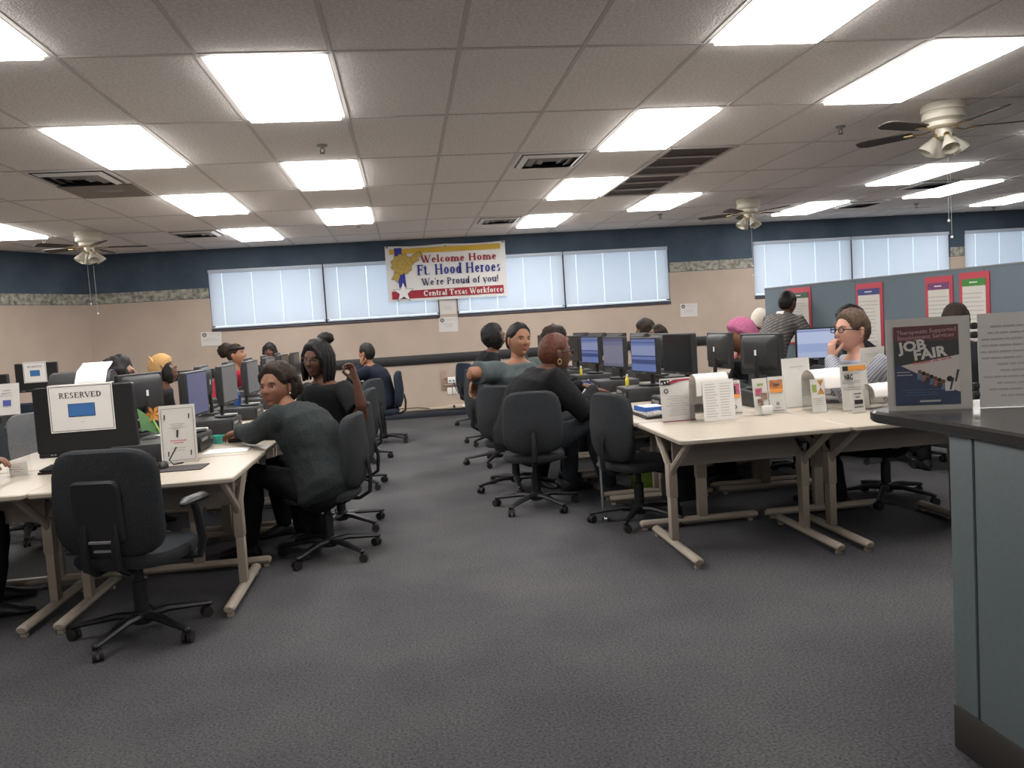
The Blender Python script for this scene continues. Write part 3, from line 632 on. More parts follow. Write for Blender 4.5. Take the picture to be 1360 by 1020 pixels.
def chair(big=False, arms=False, fab=None):
    """task chair: local +Y is the way the sitter faces; seat top about .47 m"""
    fab = fab or M_fabric; t = thing('task_chair', '', 'chair')
    sw, sz = (.52, .46) if big else (.47, .455)
    base = MB().lathe([(.001, .055), (.045, .06), (.05, .085), (.045, .12), (.03, .13), (.001, .13)], 14).build('base_hub', M_black, t)
    for k in range(5):
        a = 2*pi*k/5+(.80 if big else .3); M = Rz(a)
        MB().tube([(.03, 0, .095), (.12, 0, .10), (.27, 0, .078), (.33, 0, .070)], [.03, .027, .02, .019], 8, 0, M, flat=.7, dome=True).build('base_arm', M_black, t)
        c = MB()
        M2 = M @ Tr(.325, 0, 0) @ Rz(k*1.3)
        c.tube([(0, 0, .075), (0, 0, .045)], .009, 6, 0, M2).tube([(-.012, -.024, .027), (-.012, -.006, .027)], .027, 12, 0, M2).tube([(-.012, .006, .027), (-.012, .024, .027)], .027, 12, 0, M2)
        c.add([(-.035, -.02, .035), (-.035, .02, .035), (-.005, .02, .06), (-.005, -.02, .06), (.012, .02, .045), (.012, -.02, .045)], [(0, 1, 2, 3), (3, 2, 4, 5)], 0, M2)
        c.build('caster', M_rubber, t)
    MB().tube([(0, 0, .12), (0, 0, .27)], .034, 12).tube([(0, 0, .26), (0, 0, sz-.09)], .022, 12).build('gas_column', M_black, t)
    MB().box((0, -.01, sz-.085), (.17, .24, .035), b=.01).tube([(.06, .02, sz-.085), (.20, .04, sz-.09), (.25, .04, sz-.088)], .008, 6).build('tilt_mechanism', M_black, t)
    s = MB(); cushion(s, sw, .47 if not big else .50, .085, 3.0, .0, .0, 0, 0, Tr(0, .02, sz-.045) @ MX.Rotation(rad(-90), 4, 'X') @ MX.Diagonal((1, 1, -1, 1)))
    s.build('seat', fab, t)
    bw, bh = (.535, .515) if big else (.46, .47)
    zc = sz+.03+bh/2-.04 if not big else .70
    Mb = Tr(0, -.235, zc) @ MX.Rotation(rad(7), 4, 'X')
    b = MB(); cushion(b, bw, bh, .075, 4.2 if big else 4.0, .05, -.022, .03 if big else .06, 0, Mb, 24); bk = b.build('backrest', fab, t)
    if big:
        p = MB(); p.slab(rrect(.235, .30, .035, 4), .0, .03, .010, 0, Mb @ Tr(0, -.036, -.02) @ YUP); p.build('back_plate', M_black2, bk)
        p = MB(); p.slab(rrect(.11, .014, .005, 2), 0, .008, .002, 0, Mb @ Tr(0, -.072, -.155) @ YUP); p.build('plate_slot', M_grey, bk)
    else:
        p = MB(); cushion(p, bw*.84, bh*.82, .03, 4.0, .045, -.020, .06, 0, Mb @ Tr(0, -.0245, -.005), 20); p.build('back_shell', M_black2, bk)
    w_ = .035 if not big else .055
    for sx in ((-1, 1) if big else (0,)):
        MB().tube([(sx*.075, -.06, sz-.085), (sx*.075, -.22, sz-.09), (sx*.075, -.29, sz-.05), (sx*.075, -.30, sz+.06), (sx*.075, -.285, sz+.16)], [.018, .02, .022, .022, .016], 8, 0, None, flat=.6).build('back_support', M_black, t)
    if big: MB().box((0, -.262, sz+.03), (.10, .012, .012)).build('lever', M_grey, t)
    if arms:
        for sx in (-1, 1):
            A = MB().tube([(sx*.16, .05, sz-.09), (sx*.30, .05, sz-.08), (sx*.325, .04, sz), (sx*.315, .02, sz+.15), (sx*.31, 0, sz+.19)], [.02, .022, .022, .02, .018], 8).build('arm_post', M_black, t)
            MB().tube([(sx*.31, -.10, sz+.20), (sx*.31, -.05, sz+.205), (sx*.31, .10, sz+.20), (sx*.31, .14, sz+.19)], [.02, .036, .036, .02], 10, flat=.6, dome=True).build('armrest', M_black, t)
    return t
CH = None
def place_chair(lab, x, y, ang, fab=None, store={}):
    """ang: compass of the sitter's view, degrees from +Y, anticlockwise positive"""
    key = fab.name if fab else 'std'
    if key not in store:
        o = chair(fab=fab); store[key] = o; o.location = (x, y, 0); o.rotation_euler = (0, 0, rad(ang)); o['label'] = lab; o['group'] = 'dark task chairs'; return o
    return dup(store[key], lab, (x, y, 0), rad(ang))
o = chair(True, True); o.location = (-1.385, 4.22, 0); o.rotation_euler = (0, 0, rad(-12)); o['label'] = 'nearest empty task chair with armrests, back to the viewer at the left front desk'; o['group'] = 'dark task chairs'
place_chair('grey task chair under the woman in the grey fleece jacket', -.58, 5.40, 78)
place_chair('grey task chair under the woman with the raised hand', -.56, 6.15, 84)
place_chair('empty task chair behind the woman with the raised hand, seen edge on', -.58, 7.75, 80)
place_chair('empty task chair in front of the seated man in navy by the left island', -.58, 9.35, 62)
place_chair('task chair under the man in navy holding his face', -.36, 10.75, 88, M_fabric_blue)
place_chair('dark task chair with its back to the viewer under the woman with short auburn hair', .91, 6.24, -8)
place_chair('task chair with a dark back pushed under the right front desks, sideways on', 1.52, 5.52, -68)
place_chair('grey task chair of the woman in the grey t-shirt, its back to the viewer', .86, 7.05, -38)
place_chair('task chair left of the grey t-shirt woman, seen from behind', .86, 8.45, -60)
place_chair('task chair under the woman with the black bob', .95, 9.95, -80)
place_chair('navy task chair by the back wall sockets', .98, 11.95, -62, M_fabric_blue)
place_chair('task chair under the man with glasses, on the counter side', 3.32, 5.48, 70)
place_chair('task chair under the person in the pink knit hat', 3.18, 6.55, 84)
place_chair('empty grey task chair beyond the pink hatted person', 3.42, 7.6, 60)
place_chair('task chair near the partition behind the counter, only its casters in view', 4.25, 6.75, 20)
place_chair('task chair by the partition beside the man in the checked shirt', 3.72, 7.75, -70)
place_chair('pale backed task chair by the left picture edge beyond the clasped hands', -3.12, 7.4, -150, mat('mid_grey_fabric', (.17, .175, .18), .95, var=.2, vscale=160, spec=.1))
place_chair('big dark task chair by the left wall desks, below the far reserved monitor', -4.02, 9.42, 10, M_fabric_blue)
place_chair('task chair under the person in the tan eared hat', -2.98, 8.7, -88)
place_chair('task chair under the woman in the red top', -2.85, 11.0, -88)
place_chair('task chair under the person with black curls behind the reserved monitor', -2.98, 6.75, -88)
place_chair('task chair behind the last desks of the right island, under the tallest dark head', 3.35, 10.2, 88)

# ================================================================== screens and computers
M_scr_off = mat('screen_off', (.018, .019, .022), .22, spec=.5)
M_scr_grey = mat('screen_dim_grey', (.09, .09, .095), .3, emit=(.45, .46, .5), es=.06)
M_scr_blue = mat('screen_dim_blue', (.03, .03, .05), .25, emit=(.16, .17, .32), es=.25)
def page_screen(name, base, bars, es):
    m = bpy.data.materials.new(name); m.use_nodes = True; nt = m.node_tree; b = nt.nodes['Principled BSDF']; b.inputs['Base Color'].default_value = (.02, .02, .03, 1); b.inputs['Roughness'].default_value = .25
    tc = nt.nodes.new('ShaderNodeTexCoord'); sp = nt.nodes.new('ShaderNodeSeparateXYZ'); r = nt.nodes.new('ShaderNodeValToRGB'); r.color_ramp.interpolation = 'CONSTANT'
    nt.links.new(tc.outputs['Generated'], sp.inputs[0]); nt.links.new(sp.outputs['Z'], r.inputs[0])
    el = r.color_ramp.elements; el[0].position = 0; el[0].color = (*base, 1); el[1].position = .98; el[1].color = (*base, 1)
    for p, c in bars:
        e = el.new(p); e.color = (*c, 1)
    nt.links.new(r.outputs[0], b.inputs['Emission Color']); b.inputs['Emission Strength'].default_value = es; MATS[name] = m; return m
lb_, db_, wb_ = (.13, .18, .40), (.04, .06, .17), (.24, .28, .46)
M_scr_page = page_screen('screen_blue_page', lb_, [(.22, db_), (.36, lb_), (.45, db_), (.49, wb_), (.80, lb_), (.88, db_), (.91, lb_)], .42)
M_scr_page2 = page_screen('screen_grey_page', (.16, .16, .24), [(.1, (.22, .22, .30)), (.75, (.16, .17, .30)), (.9, (.10, .10, .2))], .35)
M_scr_lit = page_screen('screen_pale_page', (.45, .52, .75), [(.2, (.36, .44, .70)), (.5, (.52, .6, .82)), (.9, (.3, .36, .6))], .40)
def monitor(wd=.44, h=.30, screen=None, clear=.10, sticker=False):
    """flat monitor on a round foot; the screen faces local -Y; origin under the foot"""
    t = thing('monitor', '', 'monitor'); zc = clear+h/2
    MB().slab([(.12*cos(2*pi*i/20), .085*sin(2*pi*i/20)+.03) for i in range(20)], 0, .016, .005).build('stand_foot', M_black2, t)
    MB().tube([(0, .055, .01), (0, .055, clear), (0, .045, zc)], [.03, .026, .03], 8, flat=.5).build('stand_neck', M_black, t)
    hs = MB().slab(rrect(wd, h, .012, 3), -.022, .02, .006, 0, Tr(0, 0, zc) @ YUP)
    hs.loft([[(x*k, y, zc+z*k2+.012) for x, z in rrect(wd, h, .03, 3)] for k, k2, y in ((.90, .84, .018), (.80, .72, .045), (.56, .50, .058))])
    hs.build('housing', M_black2, t)
    MB().slab(rrect(wd-.034, h-.036, .003, 1), .0, .003, 0, 0, Tr(0, -.0205, zc+.004) @ YUP).build('screen', screen or M_scr_off, t)
    MB().box((0, -.0215, zc-h/2+.008), (.05, .002, .006)).build('badge', M_grey, t)
    if sticker: MB().box((0, .060, zc+.012), (.022, .002, .04)).build('sticker', M_white, t)
    return t
def tower(w_=.36, d=.38, h=.105):
    t = thing('desktop_computer', '', 'computer')
    MB().box((0, 0, h/2+.006), (w_, d, h), b=.006).build('case', M_black2, t)
    f = MB().box((0, -d/2-.004, h/2+.006), (w_-.02, .01, h-.012), b=.003); f.box((-.06, -d/2-.0105, h*.72), (.15, .004, .018), 1).box((.12, -d/2-.0105, h*.6), (.02, .004, .02), 1)
    f.build('front_panel', [M_black, M_grey], t)
    v = MB()
    for i in range(6): v.box((w_/2+.001, -.05+i*.022, h/2), (.003, .008, h*.5))
    v.build('vent_slots', M_black, t)
    return t
def keyboard(keys_m=None):
    t = thing('keyboard', '', 'keyboard')
    MB().add([(-.22, -.075, 0), (.22, -.075, 0), (.22, .075, 0), (-.22, .075, 0), (-.22, -.075, .012), (.22, -.075, .012), (.22, .075, .026), (-.22, .075, .026)], [(3, 2, 1, 0), (4, 5, 6, 7), (0, 1, 5, 4), (1, 2, 6, 5), (2, 3, 7, 6), (3, 0, 4, 7)]).build('case', M_black, t)
    k = MB()
    for r in range(6):
        for c in range(20):
            if c in (14, 18) and r < 5: continue
            k.box((-.205+c*.0215, -.06+r*.0235, .022+r*.0022), (.0175, .018, .010), 0, None, .002)
    s = k.build('keys', keys_m or M_key, t); s['kind'] = 'stuff'
    return t
def mouse():
    t = thing('mouse', '', 'mouse'); MB().loft([[(.03*k*cos(a*pi/8), .055*k*sin(a*pi/8), z) for a in range(16)] for k, z in ((1, 0), (1, .012), (.85, .026), (.5, .034), (.05, .036))]).build('shell', M_black, t)
    return t
KB = {}
def put(kind, maker, lab, loc, ang=0, group=None, key=None, **kw):
    k = (kind, key)
    if k not in KB: o = maker(**kw); KB[k] = o; o.location = loc; o.rotation_euler = (0, 0, rad(ang)); o['label'] = lab
    else: o = dup(KB[k], lab, loc, rad(ang))
    if group: o['group'] = group
    return o
GM, GP, GK = 'black desk monitors', 'black desktop computers under the monitors', 'keyboards on the desks'
rowname = ['first', 'second', 'third', 'fourth', 'fifth', 'sixth', 'seventh']
def L(lab, r, side): return '%s, row %s from the front, %s' % (lab, rowname[r], side)
PCZ = TH+.112
# left island, aisle side: screens turned to the aisle (+X) and a little to the viewer
for r in range(6):
    y = 5.66+r*1.004
    sc, kn = ((M_scr_blue, 'blue'), (M_scr_grey, 'grey'), (M_scr_grey, 'grey'), (M_scr_grey, 'grey'), (M_scr_off, 'off'), (M_scr_off, 'off'))[r]
    put('pc', tower, 'low black computer under the %s aisle-facing monitor of the left island' % rowname[r], (-1.53, y-.08, TH), 90, GP)
    put('mon', monitor, ('monitor with a dim violet screen nearest on the left island, facing the aisle', 'monitor with a grey screen beside the leaflet board, second facing the left aisle', 'monitor with a grey screen left of the woman in fleece, third facing the left aisle', 'fourth monitor facing the left aisle, above the fleece woman', 'fifth monitor facing the left aisle, thin edge against the wall', 'last monitor facing the left aisle, by the back wall')[r], (-1.40, y, PCZ), 90-3, GM, kn, screen=sc)
    put('pc', tower, 'low black computer under the %s wall-side monitor of the left island' % rowname[r], (-1.80 if r == 0 else -1.98, y+.32, TH), -90, GP)
    put('mon', monitor, ('first monitor turned to the left wall, back showing right of the reserved sign', 'second monitor turned to the left wall, beside the tan eared hat', 'third monitor turned to the left wall, with a white sticker by the red top', 'fourth monitor turned to the left wall, right of the red top', 'fifth monitor turned to the left wall, far behind the fleece woman', 'sixth monitor turned to the left wall, small by the back wall')[r], (-1.84 if r == 0 else -1.66, y+.32, PCZ if r == 0 else PCZ), -90-22 if r == 0 else -86, GM, 'back', screen=M_scr_off, sticker=True)
# right island
for r in range(7):
    y = 5.66+r*1.004
    sc, kn = ((M_scr_off, 'off'), (M_scr_page, 'page'), (M_scr_page2, 'page2'), (M_scr_page, 'page'), (M_scr_off, 'off'), (M_scr_off, 'off'), (M_scr_off, 'off'))[r]
    put('pc', tower, 'low black computer under the %s aisle-facing monitor of the right island' % rowname[r], (1.93, y, TH), -90, GP)
    put('mon', monitor, ('large dark monitor switched off above the leaflet holders', 'nearest monitor with a lit blue page, right of the task chair', 'monitor with a grey patterned page between the two blue ones', 'farther monitor with a lit blue page, right of the curly head', 'small dark monitor edge left of the farther blue page', 'tiny dark monitor behind the auburn haired woman, left one', 'tiny dark monitor by the back wall, left of the auburn hair')[r], (1.97 if r == 0 else 1.95, y+(.2 if r == 0 else 0), PCZ+(.035 if r == 0 else 0)), -90+(10 if r == 0 else 12), GM, kn, screen=sc)
    put('pc', tower, 'low black computer under the %s partition-side monitor of the right island' % rowname[r], (2.56, y, TH), 90, GP)
    put('mon', monitor, ('black monitor back with sticker in front of the pink hat, nearest', 'black monitor back with sticker left of the pink hat', 'tilted black monitor back right of the nearest blue page', 'monitor back partly behind the nearest blue page', 'monitor back right of the round dark head', 'far monitor back beside the grey page screen', 'farthest monitor back of the right island')[r], ((2.54, 2.62, 2.42, 2.5, 2.5, 2.5, 2.5)[r], y+.06, PCZ), (105, 93, 98, 96, 105, 105, 105)[r], GM, 'back', screen=M_scr_off, sticker=True)
put('mon', monitor, 'pale lit monitor on the desk by the partition', (4.18, 8.1, TH), -18, GM, 'lit', wd=.40, h=.33, screen=M_scr_lit, clear=.13)
put('mon', monitor, 'dark monitor edge behind the head of the glasses man, by the partition', (4.2, 7.35, TH), 60, GM, 'off')
# keyboards and mice
for lab, x, y, a in (('pale keyed keyboard under the hands of the woman in fleece', -1.20, 6.05, 90+8), ('keyboard in front of the woman with the raised hand', -1.14, 6.7, 90), ('keyboard on the third aisle desk of the left island', -1.12, 7.7, 90),
                    ('keyboard behind the blue box on the right front desks', 1.62, 5.55, -90), ('keyboard at the hand of the auburn haired woman', 1.58, 6.62, -90), ('keyboard in front of the grey t-shirt woman', 1.6, 7.65, -90), ('keyboard on the partition side, nearest the glasses man', 2.95, 5.62, 90), ('keyboard before the pink hatted person', 2.92, 6.66, 90)):
    put('kb', keyboard, lab, (x, y, TH), a, GK)
put('kb', keyboard, 'black keyboard on the left front desk, half hidden by the nearest chair', (-1.90, 5.03, TH), -6, GK, 'black', keys_m=M_black2)
tag(MB().box((-1.28, 4.78, TH+.003), (.24, .20, .005), 0, None, .001).build('mouse_pad', mat('dark_mouse_pad', (.035, .03, .03), .8)), 'dark mouse pad in front of the leaflet board on the left front desk', 'mouse pad')
tag(MB().box((-1.17, 5.41, TH+.002), (.27, .20, .002), 0, Tr(0, 0, 0)).build('paper_sheet', M_paper), 'white paper sheet lying by the corner of the left front desk', 'paper')
mo = put('mouse', mouse, 'black mouse behind the nearest chair on the left front desk', (-1.40, 4.83, TH+.005), 10, 'computer mice')
put('mouse', mouse, 'black mouse beside the auburn haired woman', (1.62, 6.28, TH), -80)

# the reserved monitor with its sheet
def reserved_monitor(lab, loc, ang, wd, h, pw, ph, sheet_lab):
    m = thing('monitor', lab, 'monitor', loc, rad(ang), GM); c = .10 if h > .33 else .17; zc = c+h/2
    MB().slab([(.14*cos(2*pi*i/20), .10*sin(2*pi*i/20)+.03) for i in range(20)], 0, .018, .005).build('stand_foot', M_black, m)
    MB().tube([(0, .05, .01), (0, .05, c), (0, .04, zc)], [.034, .03, .034], 8, flat=.5).build('stand_neck', M_black, m)
    b = MB().slab(rrect(wd, h, .012, 3), -.024, .03, .006, 0, Tr(0, 0, zc) @ YUP); b.box((0, -.004, zc-h/2-.01), (wd*.97, .05, .03), b=.006)
    b.loft([[(x*k, y, zc+z*k) for x, z in rrect(wd, h, .03, 3)] for k, y in ((.9, .022), (.8, .06), (.5, .075))]); b.build('housing', M_black, m)
    MB().box((0, -.0265, zc+.01), (wd-.05, .003, h-.06)).build('screen', M_scr_off, m)
    b = MB()
    for i in range(2): b.box((-wd*.36+i*.018, -.031, zc-h/2-.01), (.012, .003, .008))
    b.box((0, -.031, zc-h/2-.006), (.05, .003, .007)); b.build('buttons', M_grey, m)
    p = thing('reserved_sign', sheet_lab, 'sign', loc, rad(ang), 'paper signs hung on the monitors')
    z0 = zc+h/2+.008; tilt = rad(1.2); off = -.012
    MB().box((off, -.034, z0-ph/2), (pw, .002, ph)).box((off, -.008, z0+.002), (pw, .05, .002)).build('sheet', M_paper, p)
    M = Tr(off, -.0358, z0-ph/2) @ YUP
    q = MB(); fw = pw/2-.008; fh = ph/2-.008
    for s in (-1, 1): q.quad([(s*fw-.0015, -fh, 0), (s*fw+.0015, -fh, 0), (s*fw+.0015, fh, 0), (s*fw-.0015, fh, 0)], 0, M); q.quad([(-fw, s*fh-.0015, 0), (fw, s*fh-.0015, 0), (fw, s*fh+.0015, 0), (-fw, s*fh+.0015, 0)], 0, M)
    q.build('border', M_ink, p)
    q = MB().quad([(-.20*pw-.003, -.17*ph-.003, .0004), (.20*pw+.003, -.17*ph-.003, .0004), (.20*pw+.003, .09*ph+.003, .0004), (-.20*pw-.003, .09*ph+.003, .0004)], 0, M)
    q.quad([(-.20*pw, -.17*ph, .001), (.20*pw, -.17*ph, .001), (.20*pw, .09*ph, .001), (-.20*pw, .09*ph, .001)], 1, M); q.build('blue_block', [M_ink, mat('blue_print', (.04, .16, .42), .6)], p)
    return p, M
p, M = reserved_monitor('large black monitor on the left front desks carrying the near reserved sign', (-1.90, 5.16, TH), 2, .555, .385, .355, .275, 'white RESERVED sign with a blue block, hung on the large near monitor')
serif(MB(), 'RESERVED', -.118, .062, .032, .236, 0, M, .001, bold=1.1).build('lettering', M_ink, p)
textlines(MB(), -.02, .02, -.075, -.085, 1, 0, M, .001).build('caption', M_grey_ink, p)
p, M = reserved_monitor('black monitor by the left wall carrying the far reserved sign', (-4.25, 10.2, TH+.112), 8, .44, .31, .24, .235, 'small white sign with a blue block on the far left monitor')
serif(MB(), 'RESERVED', -.075, .055, .022, .15, 0, M, .001).build('lettering', M_ink, p)
put('pc', tower, 'black computer with side vents right of the large near monitor', (-1.58, 5.30, TH), 90, GP)
put('mon', monitor, 'dark monitor cut by the left picture edge', (-4.16, 8.85, TH+.112), -10, GM, 'off')
put('pc', tower, 'black computer on the far left desk at the picture edge', (-4.10, 8.72, TH), 0, GP)
put('pc', tower, 'black computer under the far left reserved monitor', (-4.25, 10.2, TH), 0, GP)
def sign_sheet(lab, loc, ang, wd, h, lean=8, paint=None, cat='sign', group=None, back=True):
    """sheet in a clear acrylic stand leaning back"""
    t = thing('sign_holder', lab, cat, loc, rad(ang), group); Mx = MX.Rotation(rad(-lean), 4, 'X')
    MB().box((0, .004, h/2+.004), (wd, .003, h), 0, Mx).build('sheet', M_paper, t)
    a = MB().box((0, 0, h/2+.004), (wd+.008, .003, h+.006), 0, Mx)
    if back: a.box((0, h*.16, .003), (wd+.008, h*.36, .004))
    a.build('acrylic_stand', M_acryl, t)
    if paint: paint(t, Mx @ Tr(0, -.0025, 0) @ YUP, wd, h)
    return t
def paint_board(t, M, wd, h):
    q = MB(); fw, fh = wd/2-.012, h-.016
    for s in (-1, 1): q.quad([(s*fw-.001, .016, 0), (s*fw+.001, .016, 0), (s*fw+.001, fh, 0), (s*fw-.001, fh, 0)], 0, M)
    for z in (.016, fh): q.quad([(-fw, z-.001, 0), (fw, z-.001, 0), (fw, z+.001, 0), (-fw, z+.001, 0)], 0, M)
    q.build('border', M_ink, t)
    q = MB()
    for x, z, s in ((-.07, h-.065, 1), (.065, h-.065, 1), (-.005, h*.51, 1.5), (-.06, .055, 1), (.065, .055, 1)): q.add([(x-.004*s, z-.014*s, 0), (x+.002*s, z-.015*s, 0), (x+.005*s, z+.014*s, 0), (x-.002*s, z+.015*s, 0)], [(0, 1, 2, 3)], 0, M)
    q.build('symbols', M_ink, t)
    q = textlines(MB(), -.07, .07, h*.70, h*.60, 3, 0, M, seed=3); textlines(q, -.06, .06, h*.41, h*.33, 2, 1, M, seed=5); textlines(q, -.045, .045, h*.28, h*.2, 2, 0, M, seed=6); q.build('print', [M_grey_ink, mat('red_ink', (.5, .06, .06), .8)], t)
sign_sheet('tall white notice board with small symbols on the corner of the left front desk', (-1.36, 5.03, TH), 5, .20, .335, 5, paint_board)
t = thing('card_holder', 'small clear acrylic card holder on the left front desk by the dark hands', 'holder', (-2.24, 5.02, TH), rad(-3))
MB().box((0, .02, .09), (.115, .003, .165)).box((0, -.022, .045), (.115, .003, .085)).box((0, 0, .002), (.115, .05, .004)).build('acrylic', M_acryl, t)
MB().box((0, -.008, .04), (.10, .004, .07)).build('card', M_paper, t)
textlines(MB(), -.035, .035, .06, .02, 3, 0, Tr(0, -.0245, 0) @ YUP, seed=8).build('print', mat('red_grey_ink', (.45, .25, .24), .8), t)

# ================================================================== leaflets and signs on the right front desks
GLF = 'leaflet holders on the right front desks'
m_maroon = mat('maroon_print', (.30, .02, .05), .7); m_orange = mat('orange_print', (.75, .30, .06), .7); m_photo = mat('photo_print', (.10, .06, .05), .6, col2=(.45, .30, .22), vscale=30); m_pink = mat('pink_photo_print', (.42, .10, .17), .7, var=.4, vscale=40)
m_orph = mat('orange_photo_print', (.62, .24, .08), .7, col2=(.25, .06, .03), vscale=24)
m_green_p = mat('green_print', (.25, .35, .08), .7); m_salad = mat('produce_photo_print', (.45, .05, .03), .7, col2=(.42, .40, .08), vscale=28)
def P4(x0, y0, x1, y1, z=0): return [(x0, y0, z), (x1, y0, z), (x1, y1, z), (x0, y1, z)]
def logo(q, x, y, r, mi, M):
    q.loft([[(x+r*k*cos(a*pi/6), y+r*k*sin(a*pi/6), 0) for a in range(12)] for k in (.6, 1)], mi, M, caps=False)
def paint_notice(t, M, wd, h):
    q = MB().quad(P4(-wd*.48, h*.86, -wd*.20, h*.98), 0, M); q.add([(-wd*.20, h*.87, 0), (wd*.1, h*.93, 0), (wd*.48, h*.95, 0), (wd*.48, h*.99, 0), (-wd*.1, h*.975, 0), (-wd*.20, h*.93, 0)], [(0, 1, 2, 3, 4, 5)], 1, M)
    logo(q, -wd*.33, h*.72, .016, 0, M); q.quad(P4(-wd*.5, .0, wd*.5, .006), 1, M)
    for i in range(3): q.quad(P4(-wd*(.46-.09*i), h*(.88+.02*i), -wd*(.42-.09*i), h*(.92+.02*i), .0006), 2, M)
    q.build('header_print', [M_ink, m_maroon, m_wp], t)
    textlines(MB(), -wd*.38, wd*.38, h*.62, h*.12, 9, 0, M, seed=12).build('print', M_grey_ink, t)
sign_sheet('white notice with a maroon wave header at the left end of the right front desk', (1.70, 5.12, TH), 2, .22, .275, 6, paint_notice, 'sign', GLF)
# big clear holder with a sheet bending over its top
def bent_holder(lab, loc, ang, wd, h, d, bend, sheetw, arc=True, front=None):
    t = thing('leaflet_rack', lab, 'holder', loc, rad(ang), GLF)
    a = MB()
    for s in (-1, 1): a.box((s*wd/2, 0, h*.40), (.003, d, h*.80))
    a.box((0, d/2, h*.45), (wd, .003, h*.9)).box((0, -d/2, h*.2), (wd, .003, h*.4)).box((0, 0, .003), (wd, d, .004)); a.build('acrylic', M_acryl, t)
    prof = []
    if arc:
        for i in range(13):
            th = pi*i/12*1.0; prof.append((-bend*.5+bend*.5*(1-cos(th))-.0, h-bend*.55+bend*.55*sin(th)))
        prof = [(-bend*.5-.004, h*.55)]+prof+[(bend*.5, h*.35)]
    for nm, off in (('curled_sheet', 0),):
        s = MB(); n = len(prof)
        v = [(x, p[0], p[1]) for p in prof for x in (-sheetw/2, sheetw/2)]; v2 = [(x, p[0]*.97+.001, p[1]-.003) for p in prof for x in (-sheetw/2, sheetw/2)]
        f = [(2*i, 2*i+1, 2*i+3, 2*i+2) for i in range(n-1)]; m_ = len(v)
        s.add(v+v2, f+[tuple(k+m_ for k in q[::-1]) for q in f]); s.build(nm, M_paper, t)
    if front: front(t, wd, h, d)
    return t
t = bent_holder('clear rack with a white form bending over its top, beside the maroon notice', (1.885, 5.06, TH), 6, .235, .30, .09, .10, .225)
MB().box((.0, 0, .130), (.215, .003, .255), 0, Tr(.03, -.075, 0) @ MX.Rotation(rad(-4), 4, 'X')).build('form_sheet', M_paper, t)
Mf = Tr(.03, -.0775, .002) @ MX.Rotation(rad(-4), 4, 'X') @ YUP
q = textlines(MB(), -.09, -.005, .24, .02, 13, 0, Mf, seed=21, center=False); textlines(q, .01, .09, .24, .02, 13, 0, Mf, seed=22, center=False); q.build('print', mat('pale_grey_ink', (.50, .49, .49), .8), t)
def leaflet(lab, loc, ang, paint, wd=.098, h=.225, lean=7): return sign_sheet(lab, loc, ang, wd, h, lean, paint, 'leaflet', GLF)
def lf_a(t, M, wd, h):
    q = MB().quad(P4(-wd*.42, h*.50, wd*.42, h*.60), 1, M).quad(P4(-wd*.42, h*.60, wd*.42, h*.92), 0, M); q.quad(P4(-wd*.40, h*.94, wd*.3, h*.955), 2, M); logo(q, 0, h*.24, .011, 2, M); q.quad(P4(-wd*.2, h*.06, wd*.45, h*.08), 2, M); q.quad(P4(-.01, h*.62, .012, h*.86, .0005), 2, M); q.build('print', [m_pink, m_orange, M_ink], t)
def lf_b(t, M, wd, h):
    q = MB().quad(P4(-wd*.38, h*.55, wd*.08, h*.74), 0, M).quad(P4(-.004, h*.42, wd*.42, h*.60, .0004), 1, M).quad(P4(-wd*.28, h*.26, wd*.10, h*.45, .0006), 1, M); textlines(q, -wd*.35, wd*.35, h*.88, h*.82, 1, 2, M, seed=4, th=.9); q.build('print', [m_pink, m_photo, m_green_p], t)
    MB().box((.012, -.03, .035), (.07, .02, .055), b=.004).build('card_pocket', M_white, t)
def lf_c(t, M, wd, h):
    q = MB().quad(P4(-wd*.42, h*.62, wd*.40, h*.92), 0, M).quad(P4(-wd*.42, h*.57, wd*.40, h*.68, .0004), 1, M); q.loft([[(.0+.026*cos(a*pi/6)*k, h*.80+.014*sin(a*pi/6)*k, .0006) for a in range(12)] for k in (.05, 1)], 3, M); logo(q, 0, h*.26, .010, 2, M); textlines(q, -wd*.3, wd*.3, h*.16, h*.12, 1, 2, M); q.quad(P4(-wd*.42, h*.055, wd*.40, h*.07), 2, M); q.build('print', [m_orph, m_orange, M_ink, m_photo], t)
leaflet('leaflet with a pink photo over an orange block, third holder from the left', (2.115, 5.20, TH), 6, lf_a)
leaflet('leaflet with three scattered photos and a small white card pocket', (2.255, 5.10, TH), 7, lf_b, .105, .235)
leaflet('leaflet with an orange food photo, right of the three photo leaflet', (2.385, 5.15, TH), 4, lf_c, .112, .235)
bent_holder('wide clear rack with a thick white sheet rolled over its top, under the glasses man', (2.69, 5.13, TH), 9, .235, .27, .13, .16, .23)
sign_sheet('plain white rounded sheet standing behind the rolled white sheet', (2.62, 5.34, TH), 8, .215, .335, 4, lambda t, M, wd, h: textlines(MB(), -.05, .05, h*.86, h*.80, 1, 0, M, seed=2).build('print', M_grey_ink, t), 'sign', GLF)
def lf_d(t, M, wd, h):
    q = MB().quad(P4(-wd*.45, h*.45, wd*.45, h*.98), 0, M); q.add([(-.004, h*.98, .0005), (wd*.42, h*.98, .0005), (.02, h*.78, .0005)], [(0, 1, 2)], 1, M).add([(.02, h*.76, .0005), (wd*.45, h*.55, .0005), (-.01, h*.55, .0005)], [(0, 1, 2)], 1, M); q.quad(P4(-wd*.42, h*.62, -wd*.1, h*.85, .0004), 2, M); textlines(q, -wd*.4, wd*.4, h*.40, h*.22, 3, 3, M); q.build('print', [M_paper2, m_salad, m_green_p, M_grey_ink], t)
leaflet('clear holder with a red and green produce leaflet in front of the rolled sheet', (2.585, 4.98, TH), 6, lf_d, .10, .215)
